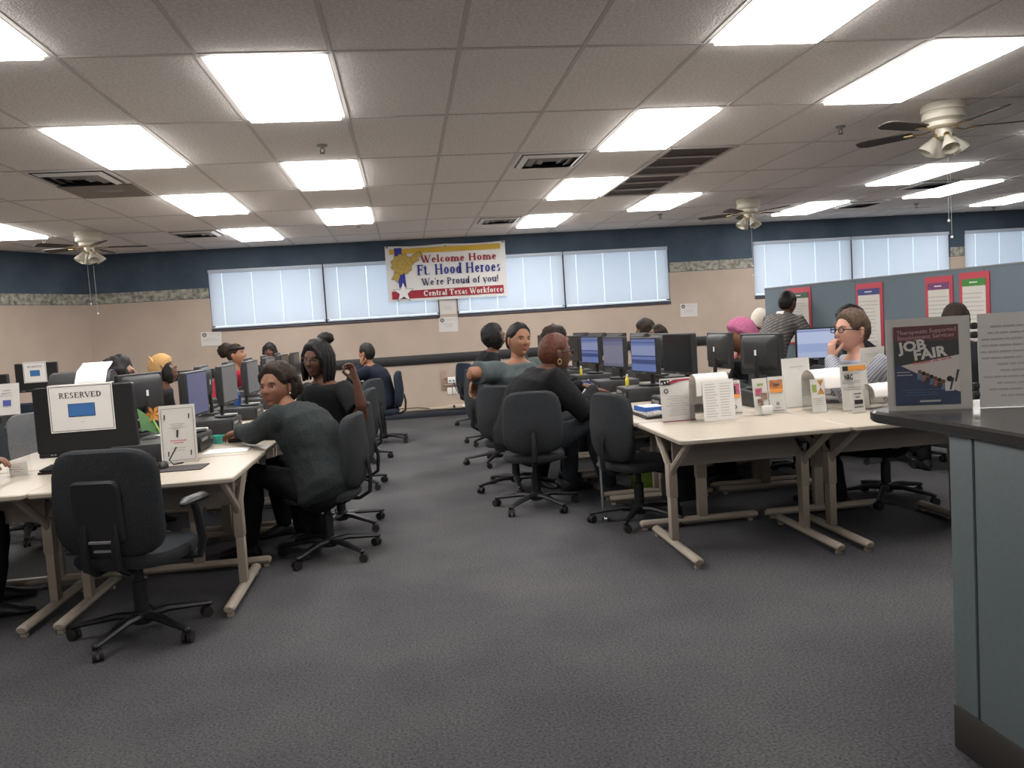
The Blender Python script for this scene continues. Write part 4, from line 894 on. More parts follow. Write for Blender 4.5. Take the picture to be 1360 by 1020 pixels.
def paint_orange(t, M, wd, h):
    q = MB().quad(P4(-wd*.42, h*.87, -wd*.22, h*.97), 0, M).quad(P4(-wd*.22, h*.87, wd*.44, h*.97), 1, M)
    for z in (.80, .64, .60, .50, .46): q.quad(P4(-wd*.46, h*z, wd*.2, h*z+.002), 0, M)
    q.build('header_print', [M_ink, m_orange], t)
    textlines(MB(), -wd*.4, wd*.1, h*.60, h*.50, 2, 0, M, seed=31).build('print', M_grey_ink, t)
    sans('NRC', .045, 'lettering', M_ink, t, M @ Tr(-wd*.38, h*.68, .0006), .002, .062)
t = sign_sheet('notice with an orange header bar on the desk beside the counter', (2.83, 4.97, TH), 8, .20, .295, 5, paint_orange, 'sign', GLF)
leaflet('small white slip with bold dark print in front of the orange headed notice', (2.765, 4.83, TH), 9, lambda t, M, wd, h: textlines(MB().quad(P4(-wd*.3, h*.42, wd*.35, h*.58), 0, M), -wd*.4, wd*.4, h*.95, h*.2, 5, 0, M, seed=9).build('print', M_ink, t), .095, .14)
bent_holder('white rolled sheet in a low rack at the counter end of the right desks', (2.985, 4.98, TH), 8, .175, .165, .11, .15, .17)
sign_sheet('white tall sheet curving back behind the job fair sign', (3.08, 5.22, TH), 12, .20, .38, -3, lambda t, M, wd, h: textlines(MB(), -.08, .06, h*.92, h*.84, 2, 0, M, seed=5).build('print', M_grey_ink, t), 'sign', GLF)

# ================================================================== job fair flip sign on the counter
CZ = 1.035
sg = thing('job_fair_sign', 'upright job fair poster in a ringed flip stand on the reception counter', 'sign', (1.735, 2.585, CZ), rad(-19.5))
w0, h0 = .262, .312
Ms = MX.Rotation(rad(-3), 4, 'X')
MB().box((0, .004, h0/2), (w0, .004, h0), 0, Ms, .001).build('backing', M_paper2, sg)
a = MB().box((0, .0, h0/2), (w0+.004, .002, h0+.004), 0, Ms); a.build('sleeve', glassy('sleeve_plastic', (.97, .97, .965), .02), sg)
M = Ms @ Tr(-.008, -.0035, 0) @ YUP
x0, x1, y0, y1 = -.10, .102, .018, .285
d1 = mat('poster_maroon', (.10, .022, .03), .5); d2 = mat('poster_black', (.022, .022, .025), .5); d3 = mat('poster_navy', (.018, .035, .085), .5, var=.2, vscale=20); d4 = mat('poster_white', (.55, .50, .46), .5)
q = MB().quad(P4(x0, y1-.052, x1, y1), 0, M).quad(P4(x0, y0+.135, x1, y1-.052), 1, M).quad(P4(x0, y0, x1, y0+.135), 2, M)
q.add([(x0+.02, y0+.135, .0005), (x1, y0+.165, .0005), (x1, y0+.04, .0005), (x0+.15, y0+.062, .0005)], [(0, 3, 2, 1)], 3, M)
q.build('poster_print', [d1, d2, d3, d4], sg)
lit = mat('poster_lettering', (.60, .57, .54), .6); red_l = mat('poster_red_lettering', (.5, .05, .05), .6)
Mr = lambda x, y, a: M @ Tr(x, y, .0012) @ Rz(rad(a))
sans('JOB', .047, 'lettering', lit, sg, Mr(x0+.018, y0+.180, 7), .0018, .090)
sans('FAIR', .047, 'lettering', lit, sg, Mr(x0+.062, y0+.152, 7), .0018, .104)
sans('Therapeutic Supported', .019, 'lettering', mat('poster_pale_lettering', (.38, .22, .22), .6), sg, Mr(x0+.010, y1-.028, 2), .0004, .185)
sans('Employment Services', .019, 'lettering', MATS['poster_pale_lettering'], sg, Mr(x0+.012, y1-.046, 2), .0004, .175)
sans('October 26, 2016', .013, 'lettering', red_l, sg, Mr(x0+.058, y0+.136, 8), .0003, .12)
q = textlines(MB(), x0+.006, x0+.06, y0+.118, y0+.098, 2, 0, Mr(0, 0, 0), seed=4, center=False); textlines(q, x0+.01, x0+.15, y0+.056, y0+.03, 3, 1, Mr(0, 0, 0), seed=6); q.quad(P4(x0+.075, y0+.010, x0+.14, y0+.016), 0, Mr(0, 0, 0)); q.build('print', [M_grey_ink, mat('poster_blue_print', (.05, .10, .20), .6)], sg)
ppl = MB(); r_ = random.Random(5)
for i in range(7):
    x = x0+.078+i*.012; y = y0+.112-i*.006
    ppl.loft([[(x+.007*k*cos(a*pi/4), y+.008*k*sin(a*pi/4), .001) for a in range(8)] for k in (.05, 1)], i % 2, M)
    ppl.quad(P4(x-.008, y-.026, x+.008, y-.008, .0008), 2+(i % 3), M)
for i, (x, y) in enumerate(((x0+.168, y0+.088), (x0+.185, y0+.115))): ppl.quad([(x, y-.04, .0014), (x+.006, y-.04, .0014), (x+.016, y, .0014), (x+.008, y, .0014)], 4, M)
ppl.loft([[(x0+.17+.010*k*cos(a*pi/4), y0+.085+.010*k*sin(a*pi/4), .001) for a in range(8)] for k in (.05, 1)], 4, M); ppl.quad(P4(x0+.155, y0+.045, x0+.182, y0+.075, .001), 5, M)
ppl.build('crowd_print', [mat('crowd_skin_print', (.24, .13, .09), .6), mat('crowd_hair_print', (.06, .04, .03), .6), mat('crowd_blue_print', (.10, .18, .28), .6), mat('crowd_rust_print', (.30, .12, .08), .6), mat('crowd_dark_print', (.04, .035, .035), .6), M_paper2], sg)
s2 = thing('flip_sign_page', 'white printed page in the flip stand right of the job fair poster', 'sign', (1.735, 2.585, CZ), rad(-19.5))
MB().box((w0+.022, .002, h0/2+.002), (w0, .004, h0), 0, Ms, .001).build('page', M_paper2, s2)
textlines(MB(), .16, .40, .28, .03, 12, 0, Ms @ Tr(0, -.003, 0) @ YUP, seed=17).build('print', M_grey_ink, s2)
rg = MB()
for z in (.045, .075, .245, .275): rg.box((w0/2+.011, 0, z), (.018, .02, .022), 0, Ms, .004)
rg.build('ring_binding', M_black2, s2)
MB().box((w0/2+.011, .06, .006), (.5, .14, .006), b=.002).build('stand_foot', M_acryl, s2)

# ================================================================== smaller things
m_ltblue = mat('blue_plastic', (.03, .12, .45), .5); m_teal = mat('teal_plastic', (.06, .45, .38), .5); m_lime = mat('lime_fabric', (.13, .19, .02), .8, var=.2, vscale=14); m_yel = mat('yellow_plastic', (.75, .62, .04), .5)
t = thing('tray', 'bright blue tray with white papers on the right desks, left of the maroon notice', 'tray', (1.70, 5.62, TH), rad(6))
b = MB()
for s in (-1, 1): b.box((s*.12, 0, .03), (.006, .2, .06)); b.box((0, s*.1, .03), (.24, .006, .06))
b.box((0, 0, .003), (.24, .2, .006)).build('tray_body', m_ltblue, t); MB().box((0, 0, .05), (.21, .17, .02)).build('papers', M_paper, t)
t = thing('cup', 'teal cup by the hands of the woman in fleece', 'cup', (-1.32, 5.86, TH), 0)
MB().lathe([(.001, 0), (.035, 0), (.045, .05), (.046, .055), (.04, .055), (.032, .008), (.001, .008)], 16).build('cup_body', m_teal, t)
t = thing('shopping_bag', 'lime green bag on the floor under the right front desk', 'bag', (1.86, 6.5, 0), 0); t.scale = (.75, .75, .72)
b = MB(); rings = [[(.16*k*math.copysign(abs(cos(a))**.6, cos(a))*(1+.08*sin(3*a+z*9)), .11*k*math.copysign(abs(sin(a))**.6, sin(a))*(1+.08*cos(4*a)), z) for a in [2*pi*i/20 for i in range(20)]] for k, z in ((.8, 0), (1, .03), (1.05, .12), (.95, .2), (.7, .25), (.2, .235))]
b.loft(rings).build('bag_body', m_lime, t)
for s in (-1, 1): MB().tube([(s*.06, -.05, .23), (s*.06, -.06, .31), (0, -.06, .34), (-s*.0, -.06, .34)], .007, 6).build('handle', m_lime, t)
t = thing('dark_backpack', 'dark bag slumped beside the lime bag under the right desks', 'bag', (2.02, 6.1, 0), .3)
b = MB(); b.loft([[(.17*k*math.copysign(abs(cos(a))**.7, cos(a)), .12*k*math.copysign(abs(sin(a))**.7, sin(a)), z) for a in [2*pi*i/18 for i in range(18)]] for k, z in ((.85, 0), (1, .04), (1, .16), (.85, .25), (.5, .31), (.1, .32))]).build('bag_body', M_black2, t)
MB().tube([(-.05, -.11, .10), (-.05, -.13, .16), (.05, -.13, .16), (.05, -.11, .10)], .01, 6).build('strap', M_black, t)
tag(MB().tube([(1.30, 5.62, 0.0), (1.285, 5.62, .12), (1.28, 5.62, .40)], [.011, .011, .011], 10).tube([(1.28, 5.62, .40), (1.28, 5.62, .52)], .017, 10).box((1.28, 5.62, .40), (.05, .03, .03), b=.004).lathe([(.001, 0), (.03, 0), (.03, .02), (.012, .03), (.001, .03)], 12, 0, Tr(1.30, 5.62, 0)).build('metal_pole', M_chrome), 'thin upright chrome pole behind the tucked in task chair', 'pole')
# green paper fan, orange flower and clutter behind the large near monitor
t = thing('paper_flower', 'green and orange paper flower on a stick behind the large near monitor', 'decoration', (-1.62, 5.50, TH+.112), 0)
MB().tube([(.04, 0, .0), (-.02, 0, .14)], .006, 6).build('stick', mat('lime_stick', (.45, .75, .15), .6), t)
b = MB()
for k in range(6):
    a = rad(60*k); b.add([(0, 0, .02), (.035*cos(a-.4), -.004, .035*sin(a-.4)+.02), (.055*cos(a), .0, .055*sin(a)+.02), (.035*cos(a+.4), .004, .035*sin(a+.4)+.02)], [(0, 1, 2, 3)], 0, Tr(.0, -.01, .13))
b.build('petal_ring', mat('orange_paper', (.75, .32, .06), .7), t)
MB().add([(-.10, 0, .19), (-.02, 0, .12), (.01, 0, .02), (-.06, 0, .05), (-.085, 0, .04)], [(0, 1, 2, 3, 4)]).add([(-.10, .01, .19), (-.02, .014, .12), (.01, .01, .02), (-.06, .02, .05), (-.085, .01, .04)], [(4, 3, 2, 1, 0)]).build('leaf', mat('green_paper', (.20, .42, .18), .7), t)
t = thing('papers', 'red and white papers lying on the black computer behind the leaflet board', 'papers', (-1.50, 5.58, TH+.112), .5)
MB().box((0, 0, .002), (.16, .11, .004)).build('sheet', mat('salmon_paper', (.55, .16, .12), .8), t); MB().box((-.06, .05, .006), (.12, .08, .003), 0, Rz(.4)).build('sheet', M_paper, t); MB().box((.06, .10, .007), (.09, .05, .003), 0, Rz(-.5)).build('sheet', mat('lilac_paper', (.38, .38, .66), .8), t)
for lab, x, y, mm in (('yellow note stuck beside the farther blue page screen', 1.80, 8.56, m_yel), ('yellow note between the grey page and the nearest blue page', 1.82, 6.80, m_yel), ('yellow bottle under the farther blue page screen', 1.76, 8.05, m_yel)):
    t = thing('highlighter_bottle', lab, 'bottle', (x, y, TH+.112 if 'bottle' not in lab else TH), 0); t.scale = (.65, .65, .65)
    MB().lathe([(.001, 0), (.022, 0), (.024, .01), (.024, .09), (.012, .11), (.012, .13), (.001, .13)], 12).build('bottle_body', mm, t); MB().lathe([(.001, .12), (.015, .12), (.015, .15), (.001, .15)], 10).build('cap', M_white, t)
t = thing('pen_box', 'dark blue box beside the farther blue page screen', 'box', (1.70, 7.85, TH), .2); MB().box((0, 0, .05), (.11, .11, .10), b=.004).build('box_body', mat('navy_box', (.02, .03, .16), .6), t); MB().box((0, 0, .102), (.08, .08, .006)).build('opening', M_black, t)
def paper_at(lab, x, y, z, a, wd=.216, d=.28, m_=None):
    tag(MB().box((0, 0, .0015), (wd, d, .002)).box((.01, .006, .004), (wd, d, .002), 0, Rz(.06)).build('paper_stack', m_ or M_paper), lab, 'paper').matrix_world = Tr(x, y, z) @ Rz(a)
for lab, x, y, a in (('white papers on the desk between the two women on the left aisle', -1.24, 6.38, .2), ('papers at the elbow of the auburn haired woman', 1.58, 6.95, .4), ('papers on the desk under the farther blue page', 1.62, 8.2, -.2), ('papers on the desk by the partition near the lit monitor', 3.95, 8.55, .3), ('papers under the hand of the pale hatted person', 3.75, 8.75, -.3)):
    paper_at(lab, x, y, TH+.001, a)
# printer with pages on top, behind the reserved sign
t = thing('printer', 'black rounded printer with white pages coming over its top, behind the reserved sign', 'printer', (-2.21, 6.0, TH), rad(8)); t.scale = (1, 1, 1.36)
b = MB(); b.loft([[(.19*sx, y, z) for sx in (-1, 1) for y, z in ((0, 0),)] for _ in range(2)], caps=False) if False else None
prof = [(-.17, .0), (-.17, .27), (-.14, .345), (-.06, .395), (.05, .405), (.15, .38), (.17, .32), (.17, 0)]
b.loft([[(x, p[0], p[1]) for p in prof] for x in (-.19, -.185, .185, .19)]).build('printer_body', M_black2, t)
s = MB(); pp = [(-.175, .25), (-.145, .35), (-.06, .402), (.05, .42), (.15, .44)]
s.add([(x, p[0]-.004, p[1]+.004) for p in pp for x in (-.02, .17)]+[(x, p[0]-.002, p[1]+.001) for p in pp for x in (-.02, .17)], [(2*i, 2*i+1, 2*i+3, 2*i+2) for i in range(4)]+[(10+2*i+2, 10+2*i+3, 10+2*i+1, 10+2*i) for i in range(4)]).build('paper_sheet', M_paper, t)
MB().box((-.1, -.174, .20), (.12, .006, .03)).build('control_panel', M_grey, t)
sign_sheet('white sheet with a blue square standing on the far left desk', (-3.90, 8.62, TH+.112), 12, .22, .31, 12, lambda t, M, wd, h: textlines(MB().quad(P4(-.035, .09, .035, .15), 0, M), -.06, .06, .26, .18, 3, 1, M).build('print', [mat('blue_violet_print', (.06, .08, .30), .7), M_grey_ink], t))
# cables on the left front desks
cb = MB()
for pts in ([(-2.05, 5.10, TH+.006), (-2.0, 5.02, TH+.006), (-1.93, 5.10, TH+.006), (-1.85, 5.05, TH+.006), (-1.75, 5.1, TH+.006)], [(-1.53, 5.12, TH+.05), (-1.50, 5.05, TH+.006), (-1.46, 5.0, TH+.006), (-1.42, 4.92, TH+.012)], [(-1.36, 4.98, TH+.10), (-1.40, 4.96, TH+.03), (-1.37, 4.93, TH+.006), (-1.33, 4.98, TH+.006)]): cb.tube(pts, .004, 6)
tag(cb.build('cable', M_black), 'thin black cables trailing on the left front desk around the monitor foot', 'cable')
for lab, x, y in (('blue gel bottle on the computer behind the red top', -1.55, 7.75),):
    t = thing('gel_bottle', lab, 'bottle', (x, y, TH+.112)); MB().lathe([(.001, 0), (.03, 0), (.032, .01), (.03, .10), (.012, .12), (.001, .12)], 12).build('bottle_body', m_ltblue, t); MB().box((0, 0, .135), (.02, .04, .03), b=.004).build('pump', M_white, t)
for k, (x, y) in enumerate(((-1.40, 5.70), (-1.40, 6.68), (-1.40, 7.70))):
    tag(MB().box((x, y, TH+.116), (.10, .06, .03), b=.004).build('card_box', M_white), ('white box on the first aisle computer', 'white box on the second aisle computer, beside the fleece woman', 'white box on the third aisle computer')[k], 'box')
tag(MB().box((-1.336, 6.62, TH+.06), (.005, .10, .025), 0).build('label_sticker', M_red), 'red and white sticker on the computer beside the fleece woman', 'sticker')

# ================================================================== people
def skin(name, c): return mat(name, c, .5, var=.08, vscale=6, spec=.3)
SK_D = skin('deep_brown_skin', (.105, .048, .030)); SK_M = skin('brown_skin', (.20, .092, .055)); SK_L = skin('tan_skin', (.30, .145, .088)); SK_P = skin('fair_skin', (.50, .27, .20))
LIP = {SK_D: mat('deep_lips', (.12, .038, .034), .45), SK_M: mat('brown_lips', (.22, .065, .055), .45), SK_L: mat('tan_lips', (.30, .09, .075), .45), SK_P: mat('fair_lips', (.45, .17, .15), .45)}
H_BLK = mat('black_hair', (.010, .009, .009), .6, var=.4, vscale=60, spec=.25); H_DKB = mat('dark_brown_hair', (.022, .014, .010), .7, var=.4, vscale=60, spec=.2)
H_AUB = mat('auburn_hair', (.085, .026, .014), .6, var=.35, vscale=60, spec=.3); H_BRN = mat('greying_brown_hair', (.075, .048, .032), .7, var=.35, vscale=80, spec=.2)
M_eye = mat('eye_white', (.36, .33, .31), .35); M_iris = mat('dark_iris', (.012, .008, .006), .2)
G = lambda t: math.exp(-t*t)
def head_pt(th, ph, off=0.0):
    """surface of a head: th azimuth from the face (+Y), ph from the crown; metres, centred between the ears"""
    d = V((sin(ph)*sin(th), sin(ph)*cos(th), cos(ph)))
    x, y, z = d.x*.0735, d.y*.096, d.z*.116
    t = max(0, -z/.116)
    x *= 1-.30*t*t; 
    if y < 0: y *= 1-.42*t
    else:
        if y > .055: y = .055+(y-.055)*.80
        ax = abs(x); f = min(1, y/.05)
        y += f*(.006*G((ax-.027)/.02)*G((z-.026)/.010) - .011*G((ax-.031)/.015)*G((z-.008)/.012) + .005*G((ax-.042)/.018)*G((z+.022)/.018))
        nz = 0
        if -.036 < z < .022: nz = .022*(min(1, (.022-z)/.044)**1.1) if z > -.022 else .022*max(0, 1-((-.022-z)/.014)**2)
        wdt = .009+.006*max(0, min(1, (.01-z)/.035))
        y += f*nz*G(x/wdt)
        lx = G(x/.020)
        y += f*lx*(.007*G((z+.046)/.0055)+.008*G((z+.058)/.006)-.004*G((z+.052)/.0022)-.005*G((z+.071)/.008)+.011*G((z+.090)/.013))
    n = d.normalized()
    return V((x, y, z))+n*off
NA, NP = 60, 46
def azim(i):        # finer steps across the face
    u = 2*pi*i/NA-pi; return u-.45*sin(u)*1.0 if True else u
def head_mesh(mb, M, mi_skin, mi_lip):
    vs = []; P = []
    for j in range(NP+1):
        ph = .03+(pi-.06)*j/NP
        for i in range(NA): p = head_pt(azim(i), ph); P.append(p); vs.append(p)
    fs, ms = [], []
    for j in range(NP):
        for i in range(NA):
            k = (i+1) % NA; f = (j*NA+i, (j+1)*NA+i, (j+1)*NA+k, j*NA+k); c = sum((P[q] for q in f), V())/4
            lips = c.y > .06 and (abs(c.x)/.023)**2+((c.z+.052)/.0115)**2 < 1
            fs.append(f); ms.append(mi_lip if lips else mi_skin)
    fs.append(tuple(range(NA))); ms.append(mi_skin); fs.append(tuple(range(NP*NA, NP*NA+NA))[::-1]); ms.append(mi_skin)
    n = len(mb.v); mb.v += [tuple(M @ p) for p in vs]; mb.f += [tuple(q+n for q in f) for f in fs]; mb.m += ms
    for s in (-1, 1):
        Me = M @ Tr(s*.073, -.012, -.004) @ Rz(s*rad(-22)) @ MX.Rotation(rad(-8), 4, 'X')
        mb.sphere((0, 0, 0), (.008, .017, .031), 12, mi_skin, Me); mb.sphere((s*.005, -.006, .004), (.006, .013, .024), 10, mi_skin, Me); mb.sphere((0, .002, -.024), (.007, .010, .011), 8, mi_skin, Me)
def hairline(th, kind):
    a = abs(th)*180/pi
    pts = {'short': [(0, .070), (30, .066), (48, .045), (62, .012), (80, .0), (95, .03), (112, -.03), (130, -.062), (180, -.068)],
           'high': [(0, .082), (28, .080), (45, .062), (62, .03), (80, .012), (95, .03), (112, -.03), (130, -.06), (180, -.066)],
           'long': [(0, .068), (30, .062), (50, .03), (62, -.03), (75, -.075), (95, -.10), (130, -.11), (180, -.11)],
           'bob': [(0, .03), (28, .028), (45, -.02), (58, -.09), (75, -.115), (100, -.12), (140, -.12), (180, -.12)],
           'hat': [(0, .040), (40, .036), (80, .012), (110, -.02), (150, -.045), (180, -.05)]}[kind]
    for (a0, z0), (a1, z1) in zip(pts[:-1], pts[1:]):
        if a <= a1: return z0+(z1-z0)*(a-a0)/(a1-a0)
    return pts[-1][1]
def cap(mb, M, kind, thick, rough=.0, seed=0, freq=30, top=0.0, back=0.0, mi=0):
    """hair or hat shell that grows from the skin at the hairline to full thickness"""
    rows = []; N1, N2 = 44, 34
    for j in range(N2+1):
        ph = .04+(pi-.3)*j/N2; row = []
        for i in range(N1):
            th = 2*pi*i/N1-pi; b = head_pt(th, ph); b0 = V((b.x, min(b.y, .085), b.z)); m = b.z-hairline(th, kind)
            k = max(0, min(1, m/.022+.12)); d = V((sin(ph)*sin(th), sin(ph)*cos(th), cos(ph)))
            tk = thick+top*max(0, d.z)+back*max(0, -d.y)
            o = tk*k**.6-.004*(1-k)
            if rough: o += rough*k*noise.noise(d*freq*.1+V((seed, seed*2, 0)))+rough*.5*k*noise.noise(d*freq*.27+V((seed*3, 0, 0)))
            row.append((b0+d*o, m))
        rows.append(row)
    vs = [M @ r[0] for row in rows for r in row]; fs = []
    for j in range(N2):
        for i in range(N1):
            k = (i+1) % N1
            if max(rows[j][i][1], rows[j+1][i][1], rows[j][k][1], rows[j+1][k][1]) > -.006: fs.append((j*N1+i, (j+1)*N1+i, (j+1)*N1+k, j*N1+k))
    fs.append(tuple(range(N1)))
    mb.add(vs, fs, mi)
def fuzz(mb, M, c, r, rough=.15, seed=0, n=18, mi=0):
    rings = []
    for k in range(n//2+1):
        a = max(-pi/2+.1, min(pi/2-.1, -pi/2+pi*k/(n//2))); R = []
        for i in range(n):
            d = V((cos(a)*cos(2*pi*i/n), cos(a)*sin(2*pi*i/n), sin(a))); q = 1+rough*noise.noise(d*3+V((seed, 0, 0)))+rough*.6*noise.noise(d*8+V((0, seed, 0)))
            R.append((c[0]+r[0]*d.x*q, c[1]+r[1]*d.y*q, c[2]+r[2]*d.z*q))
        rings.append(R)
    mb.loft(rings, mi, M)
def hand(mb, wrist, d, nrm, right, curl=.35, mi=0, sc=1.0, spread=.06, curls=None):
    """palm, four jointed fingers and a thumb from the side of the palm; d = pointing way, nrm = out of the palm"""
    d = V(d).normalized(); nrm = (V(nrm)-V(nrm).dot(d)*d).normalized(); t = d.cross(nrm)*(1 if right else -1)
    Wp = V(wrist); c = lambda a, b, e: Wp+(d*a+t*b+nrm*e)*sc
    def ring(a, b, wy, wz, e=0): return [c(a, b+wy*cos(2*pi*i/12), e+wz*sin(2*pi*i/12)) for i in range(12)]
    mb.loft([ring(-.02, 0, .024, .018), ring(.01, 0, .028, .019), ring(.045, .003, .039, .017), ring(.08, .0, .042, .014), ring(.092, 0, .038, .010)], mi)
    for k, (b, l, r) in enumerate(((.031, .070, .0088), (.0105, .080, .0092), (-.0105, .073, .0088), (-.031, .056, .0078))):
        cu = (curls[k] if curls else curl); pts = [c(.068, b*.95, 0)]; rs = [r*1.1*sc]; ang = cu*.5; p = V((.086, b, 0))
        pts.append(c(*p)); rs.append(r*1.08*sc)
        for s_, fr in ((0, .45), (1, .32), (2, .23)):
            p = p+V((cos(ang)*l*fr, b*spread*(1-s_*.4), sin(ang)*l*fr)); pts.append(c(*p)); rs.append(r*(1-.09*(s_+1))*sc); ang += cu*(1.0 if s_ == 0 else .75)
        mb.tube(pts, rs, 8, mi, None, True)
    p0, p1, p2, p3 = c(.012, .022, .004), c(.042, .046, .012), c(.066, .056, .016+curl*.014), c(.088, .052, .018+curl*.03)
    mb.tube([p0, p1, p2, p3], [.014*sc, .0125*sc, .0105*sc, .009*sc], 8, mi, None, True)
def voxel(mb, size, smooth=5, fac=.5):
    me = bpy.data.meshes.new('tmp'); me.from_pydata([tuple(v) for v in mb.v], [], mb.f); o = bpy.data.objects.new('tmp', me); COL.objects.link(o)
    r = o.modifiers.new('r', 'REMESH'); r.mode = 'VOXEL'; r.voxel_size = size; r.use_smooth_shade = True
    if smooth: s_ = o.modifiers.new('s', 'SMOOTH'); s_.iterations = smooth; s_.factor = fac
    dg = bpy.context.evaluated_depsgraph_get(); m2 = bpy.data.meshes.new_from_object(o.evaluated_get(dg)); bpy.data.objects.remove(o); bpy.data.meshes.remove(me)
    return m2
def ik(a, b, l1, l2, pole):
    a, b = V(a), V(b); d = b-a; L = d.length
    if L > (l1+l2)*.995: b = a+d.normalized()*(l1+l2)*.995; d = b-a; L = d.length
    x = (l1*l1-l2*l2+L*L)/(2*L); h = sqrt(max(0, l1*l1-x*x)); u = d.normalized(); p = V(pole); p = (p-p.dot(u)*u).normalized()
    return a+u*x+p*h, b
def tors(rings, mb, M=None):   # rings: centre, right axis, forward axis, half width, half depth
    mb.loft([[c+u*rw*math.copysign(abs(cos(a))**.85, cos(a))+v*rd*math.copysign(abs(sin(a))**.85, sin(a)) for a in [2*pi*i/20 for i in range(20)]] for c, u, v, rw, rd in rings], 0, M)
GS, HS = 1.05, 1.09
def person(label, loc, ang, skin_m, hair, top, bottom, head=(0, 0, 0), lean=8, twist=0, seat=.47, sc=1.0, girth=1.0, armL=None, armR=None, legs=None, sleeve='long', shoes=None, vox=.011, extras=None, stand=False, headoff=(0, 0, 0), neckline=None, topname='jacket', bottomname='trousers', lean_side=0, browm=None, hair_name='hair', wrinkle=.004):
    """one seated or standing figure; local +Y is where the hips face. head=(yaw, pitch, roll) in degrees relative to the hips' facing"""
    root = thing('person', label, 'person', loc, rad(ang)); sc *= GS; root.scale = (sc, sc, sc)
    hz = (seat/sc+.075) if not stand else .93
    hip = V((0, 0, hz)); la = rad(lean); ls = rad(lean_side)
    up = V((sin(ls), sin(la), cos(la))).normalized(); 
    def sp(h): return hip+up*h+V((0, -.035*sin(min(1, h/.5)*pi)*(1 if not stand else .4)+.03*max(0, h-.36)/.16, 0))
    def ax(h):
        t = rad(twist)*min(1, max(0, h/.42)); r = V((cos(t), sin(t), 0)); u = V((r.x, r.y, -r.dot(up)/max(.3, up.z)*0)); u = (r-r.dot(up)*up).normalized(); f = up.cross(u); return u, f
    g = girth
    prof = [(-.09, .13*g, .10*g), (-.04, .175*g, .135*g), (.04, .178*g, .14*g), (.14, .158*g, .126*g), (.24, .150*g, .118*g), (.34, .160*g, .120*g), (.42, .168*g, .112*g), (.47, .165, .095), (.505, .125, .075), (.53, .07, .06)]
    def rings(pad, h0, h1): return [(sp(h), *ax(h), rw+pad, rd+pad) for h, rw, rd in prof if h0 <= h <= h1]
    nb = sp(.50); u5, f5 = ax(.47)
    hy, hp, hr = (rad(a) for a in head)
    hc = nb+V((0, .0, .155))+up*.02+f5*.035+V(headoff)
    HM = Tr(hc) @ MX.Rotation(hy, 4, 'Z') @ MX.Rotation(-hp, 4, 'X') @ MX.Rotation(hr, 4, 'Y') @ MX.Scale(HS, 4)
    body = MB(); tors(rings(0, -1, 1), body)
    body.tube([sp(.46), nb+f5*.005, nb.lerp(hc, .45)+V((0, 0, -.005)), hc+HM.to_3x3() @ V((0, -.018, -.05))], [.062, .056, .052, .050], 14)
    tp = MB(); tors(rings(.022, -.095, .506), tp); tp.tube([sp(.44), sp(.50), nb+V((0, 0, .018))], [.085, .080, .068 if neckline is None else neckline], 14)
    arms = []
    for sgn, spec in ((-1, armL), (1, armR)):
        sh = sp(.455)+u5*(sgn*.178*(1+(g-1)*.5)); spec = spec or {}
        wr = V(spec.get('w', (sgn*.16, .42, .735/sc+.03))); pole = V(spec.get('pole', (sgn*.7, -.6, -.6)))
        el, wr = ik(sh, wr, .29, .255, pole); d = V(spec.get('d', (wr-el))); n_ = spec.get('n', (0, 0, -1)); arms.append((sgn, sh, el, wr, d, n_, spec))
        ag = .5+.5*g
        body.tube([sp(.44)+u5*sgn*.09, sh, sh.lerp(el, .5), el, el.lerp(wr, .35), wr], [.055*ag, .050*ag, .046*ag, .040*ag, .039*ag, .026], 12, 0, None, True)
        q = .018; long_ = sleeve == 'long'
        if long_: tp.tube([sp(.42)+u5*sgn*.09, sh, sh.lerp(el, .5), el, el.lerp(wr, .35), el.lerp(wr, .93)], [.075*ag, (.056+q)*ag, (.049+q)*ag, (.043+q)*ag, (.040+q)*ag, .036+q*.5], 14, 0, None, True)
        else: tp.tube([sp(.42)+u5*sgn*.09, sh, sh.lerp(el, .40), sh.lerp(el, .72)], [.075*ag, (.056+q)*ag, (.054+q)*ag, (.060+q)*ag], 14, 0, None, False)
    bt = MB(); tors(rings(.006, -1, .05), bt)
    feet = []
    for sgn in (-1, 1):
        hj = hip+V((sgn*.095, 0, -.03)); L = (legs or {}).get(sgn, {})
        if stand: an = V(L.get('a', (sgn*.11, 0, .09))); kn, an = ik(hj, an, .43, .43, (0, 1, 0))
        else:
            kn0 = V(L.get('k', (sgn*.14, .40, hz-.03))); an0 = V(L.get('a', (sgn*.15, .36, .09/sc)))
            kn = hj+(kn0-hj).normalized()*.42; an = kn+(an0-kn).normalized()*min(.44, (an0-kn).length+.0)
        tg = .7+.3*g
        body.tube([hj, hj.lerp(kn, .5), kn, kn.lerp(an, .35), an], [.086*tg, .072*tg, .052, .050, .034], 12, 0, None, True)
        bt.tube([hj, hj.lerp(kn, .5), kn, kn.lerp(an, .35), kn.lerp(an, .96)], [.102*tg, .088*tg, .068, .064, .056], 14, 0, None, True)
        fd = V(L.get('f', (sgn*.15, 1, 0))); feet.append((an, fd.normalized()))
    for sgn, sh, el, wr, d, n_, spec in arms: hand(body, wr, d, n_, sgn > 0, spec.get('curl', .45), 0, 1.0, spec.get('spread', .06), spec.get('curls')) if vox > .5 else None
    bm_ = voxel(body, vox); 
    b2 = MB(); b2.v = [tuple(v.co) for v in bm_.vertices]; b2.f = [tuple(p.vertices) for p in bm_.polygons]; b2.m = [0]*len(b2.f); bpy.data.meshes.remove(bm_)
    head_mesh(b2, HM, 0, 1)
    for sgn, sh, el, wr, d, n_, spec in arms: hand(b2, wr, d, n_, sgn > 0, spec.get('curl', .45), 0, 1.0, spec.get('spread', .06), spec.get('curls'))
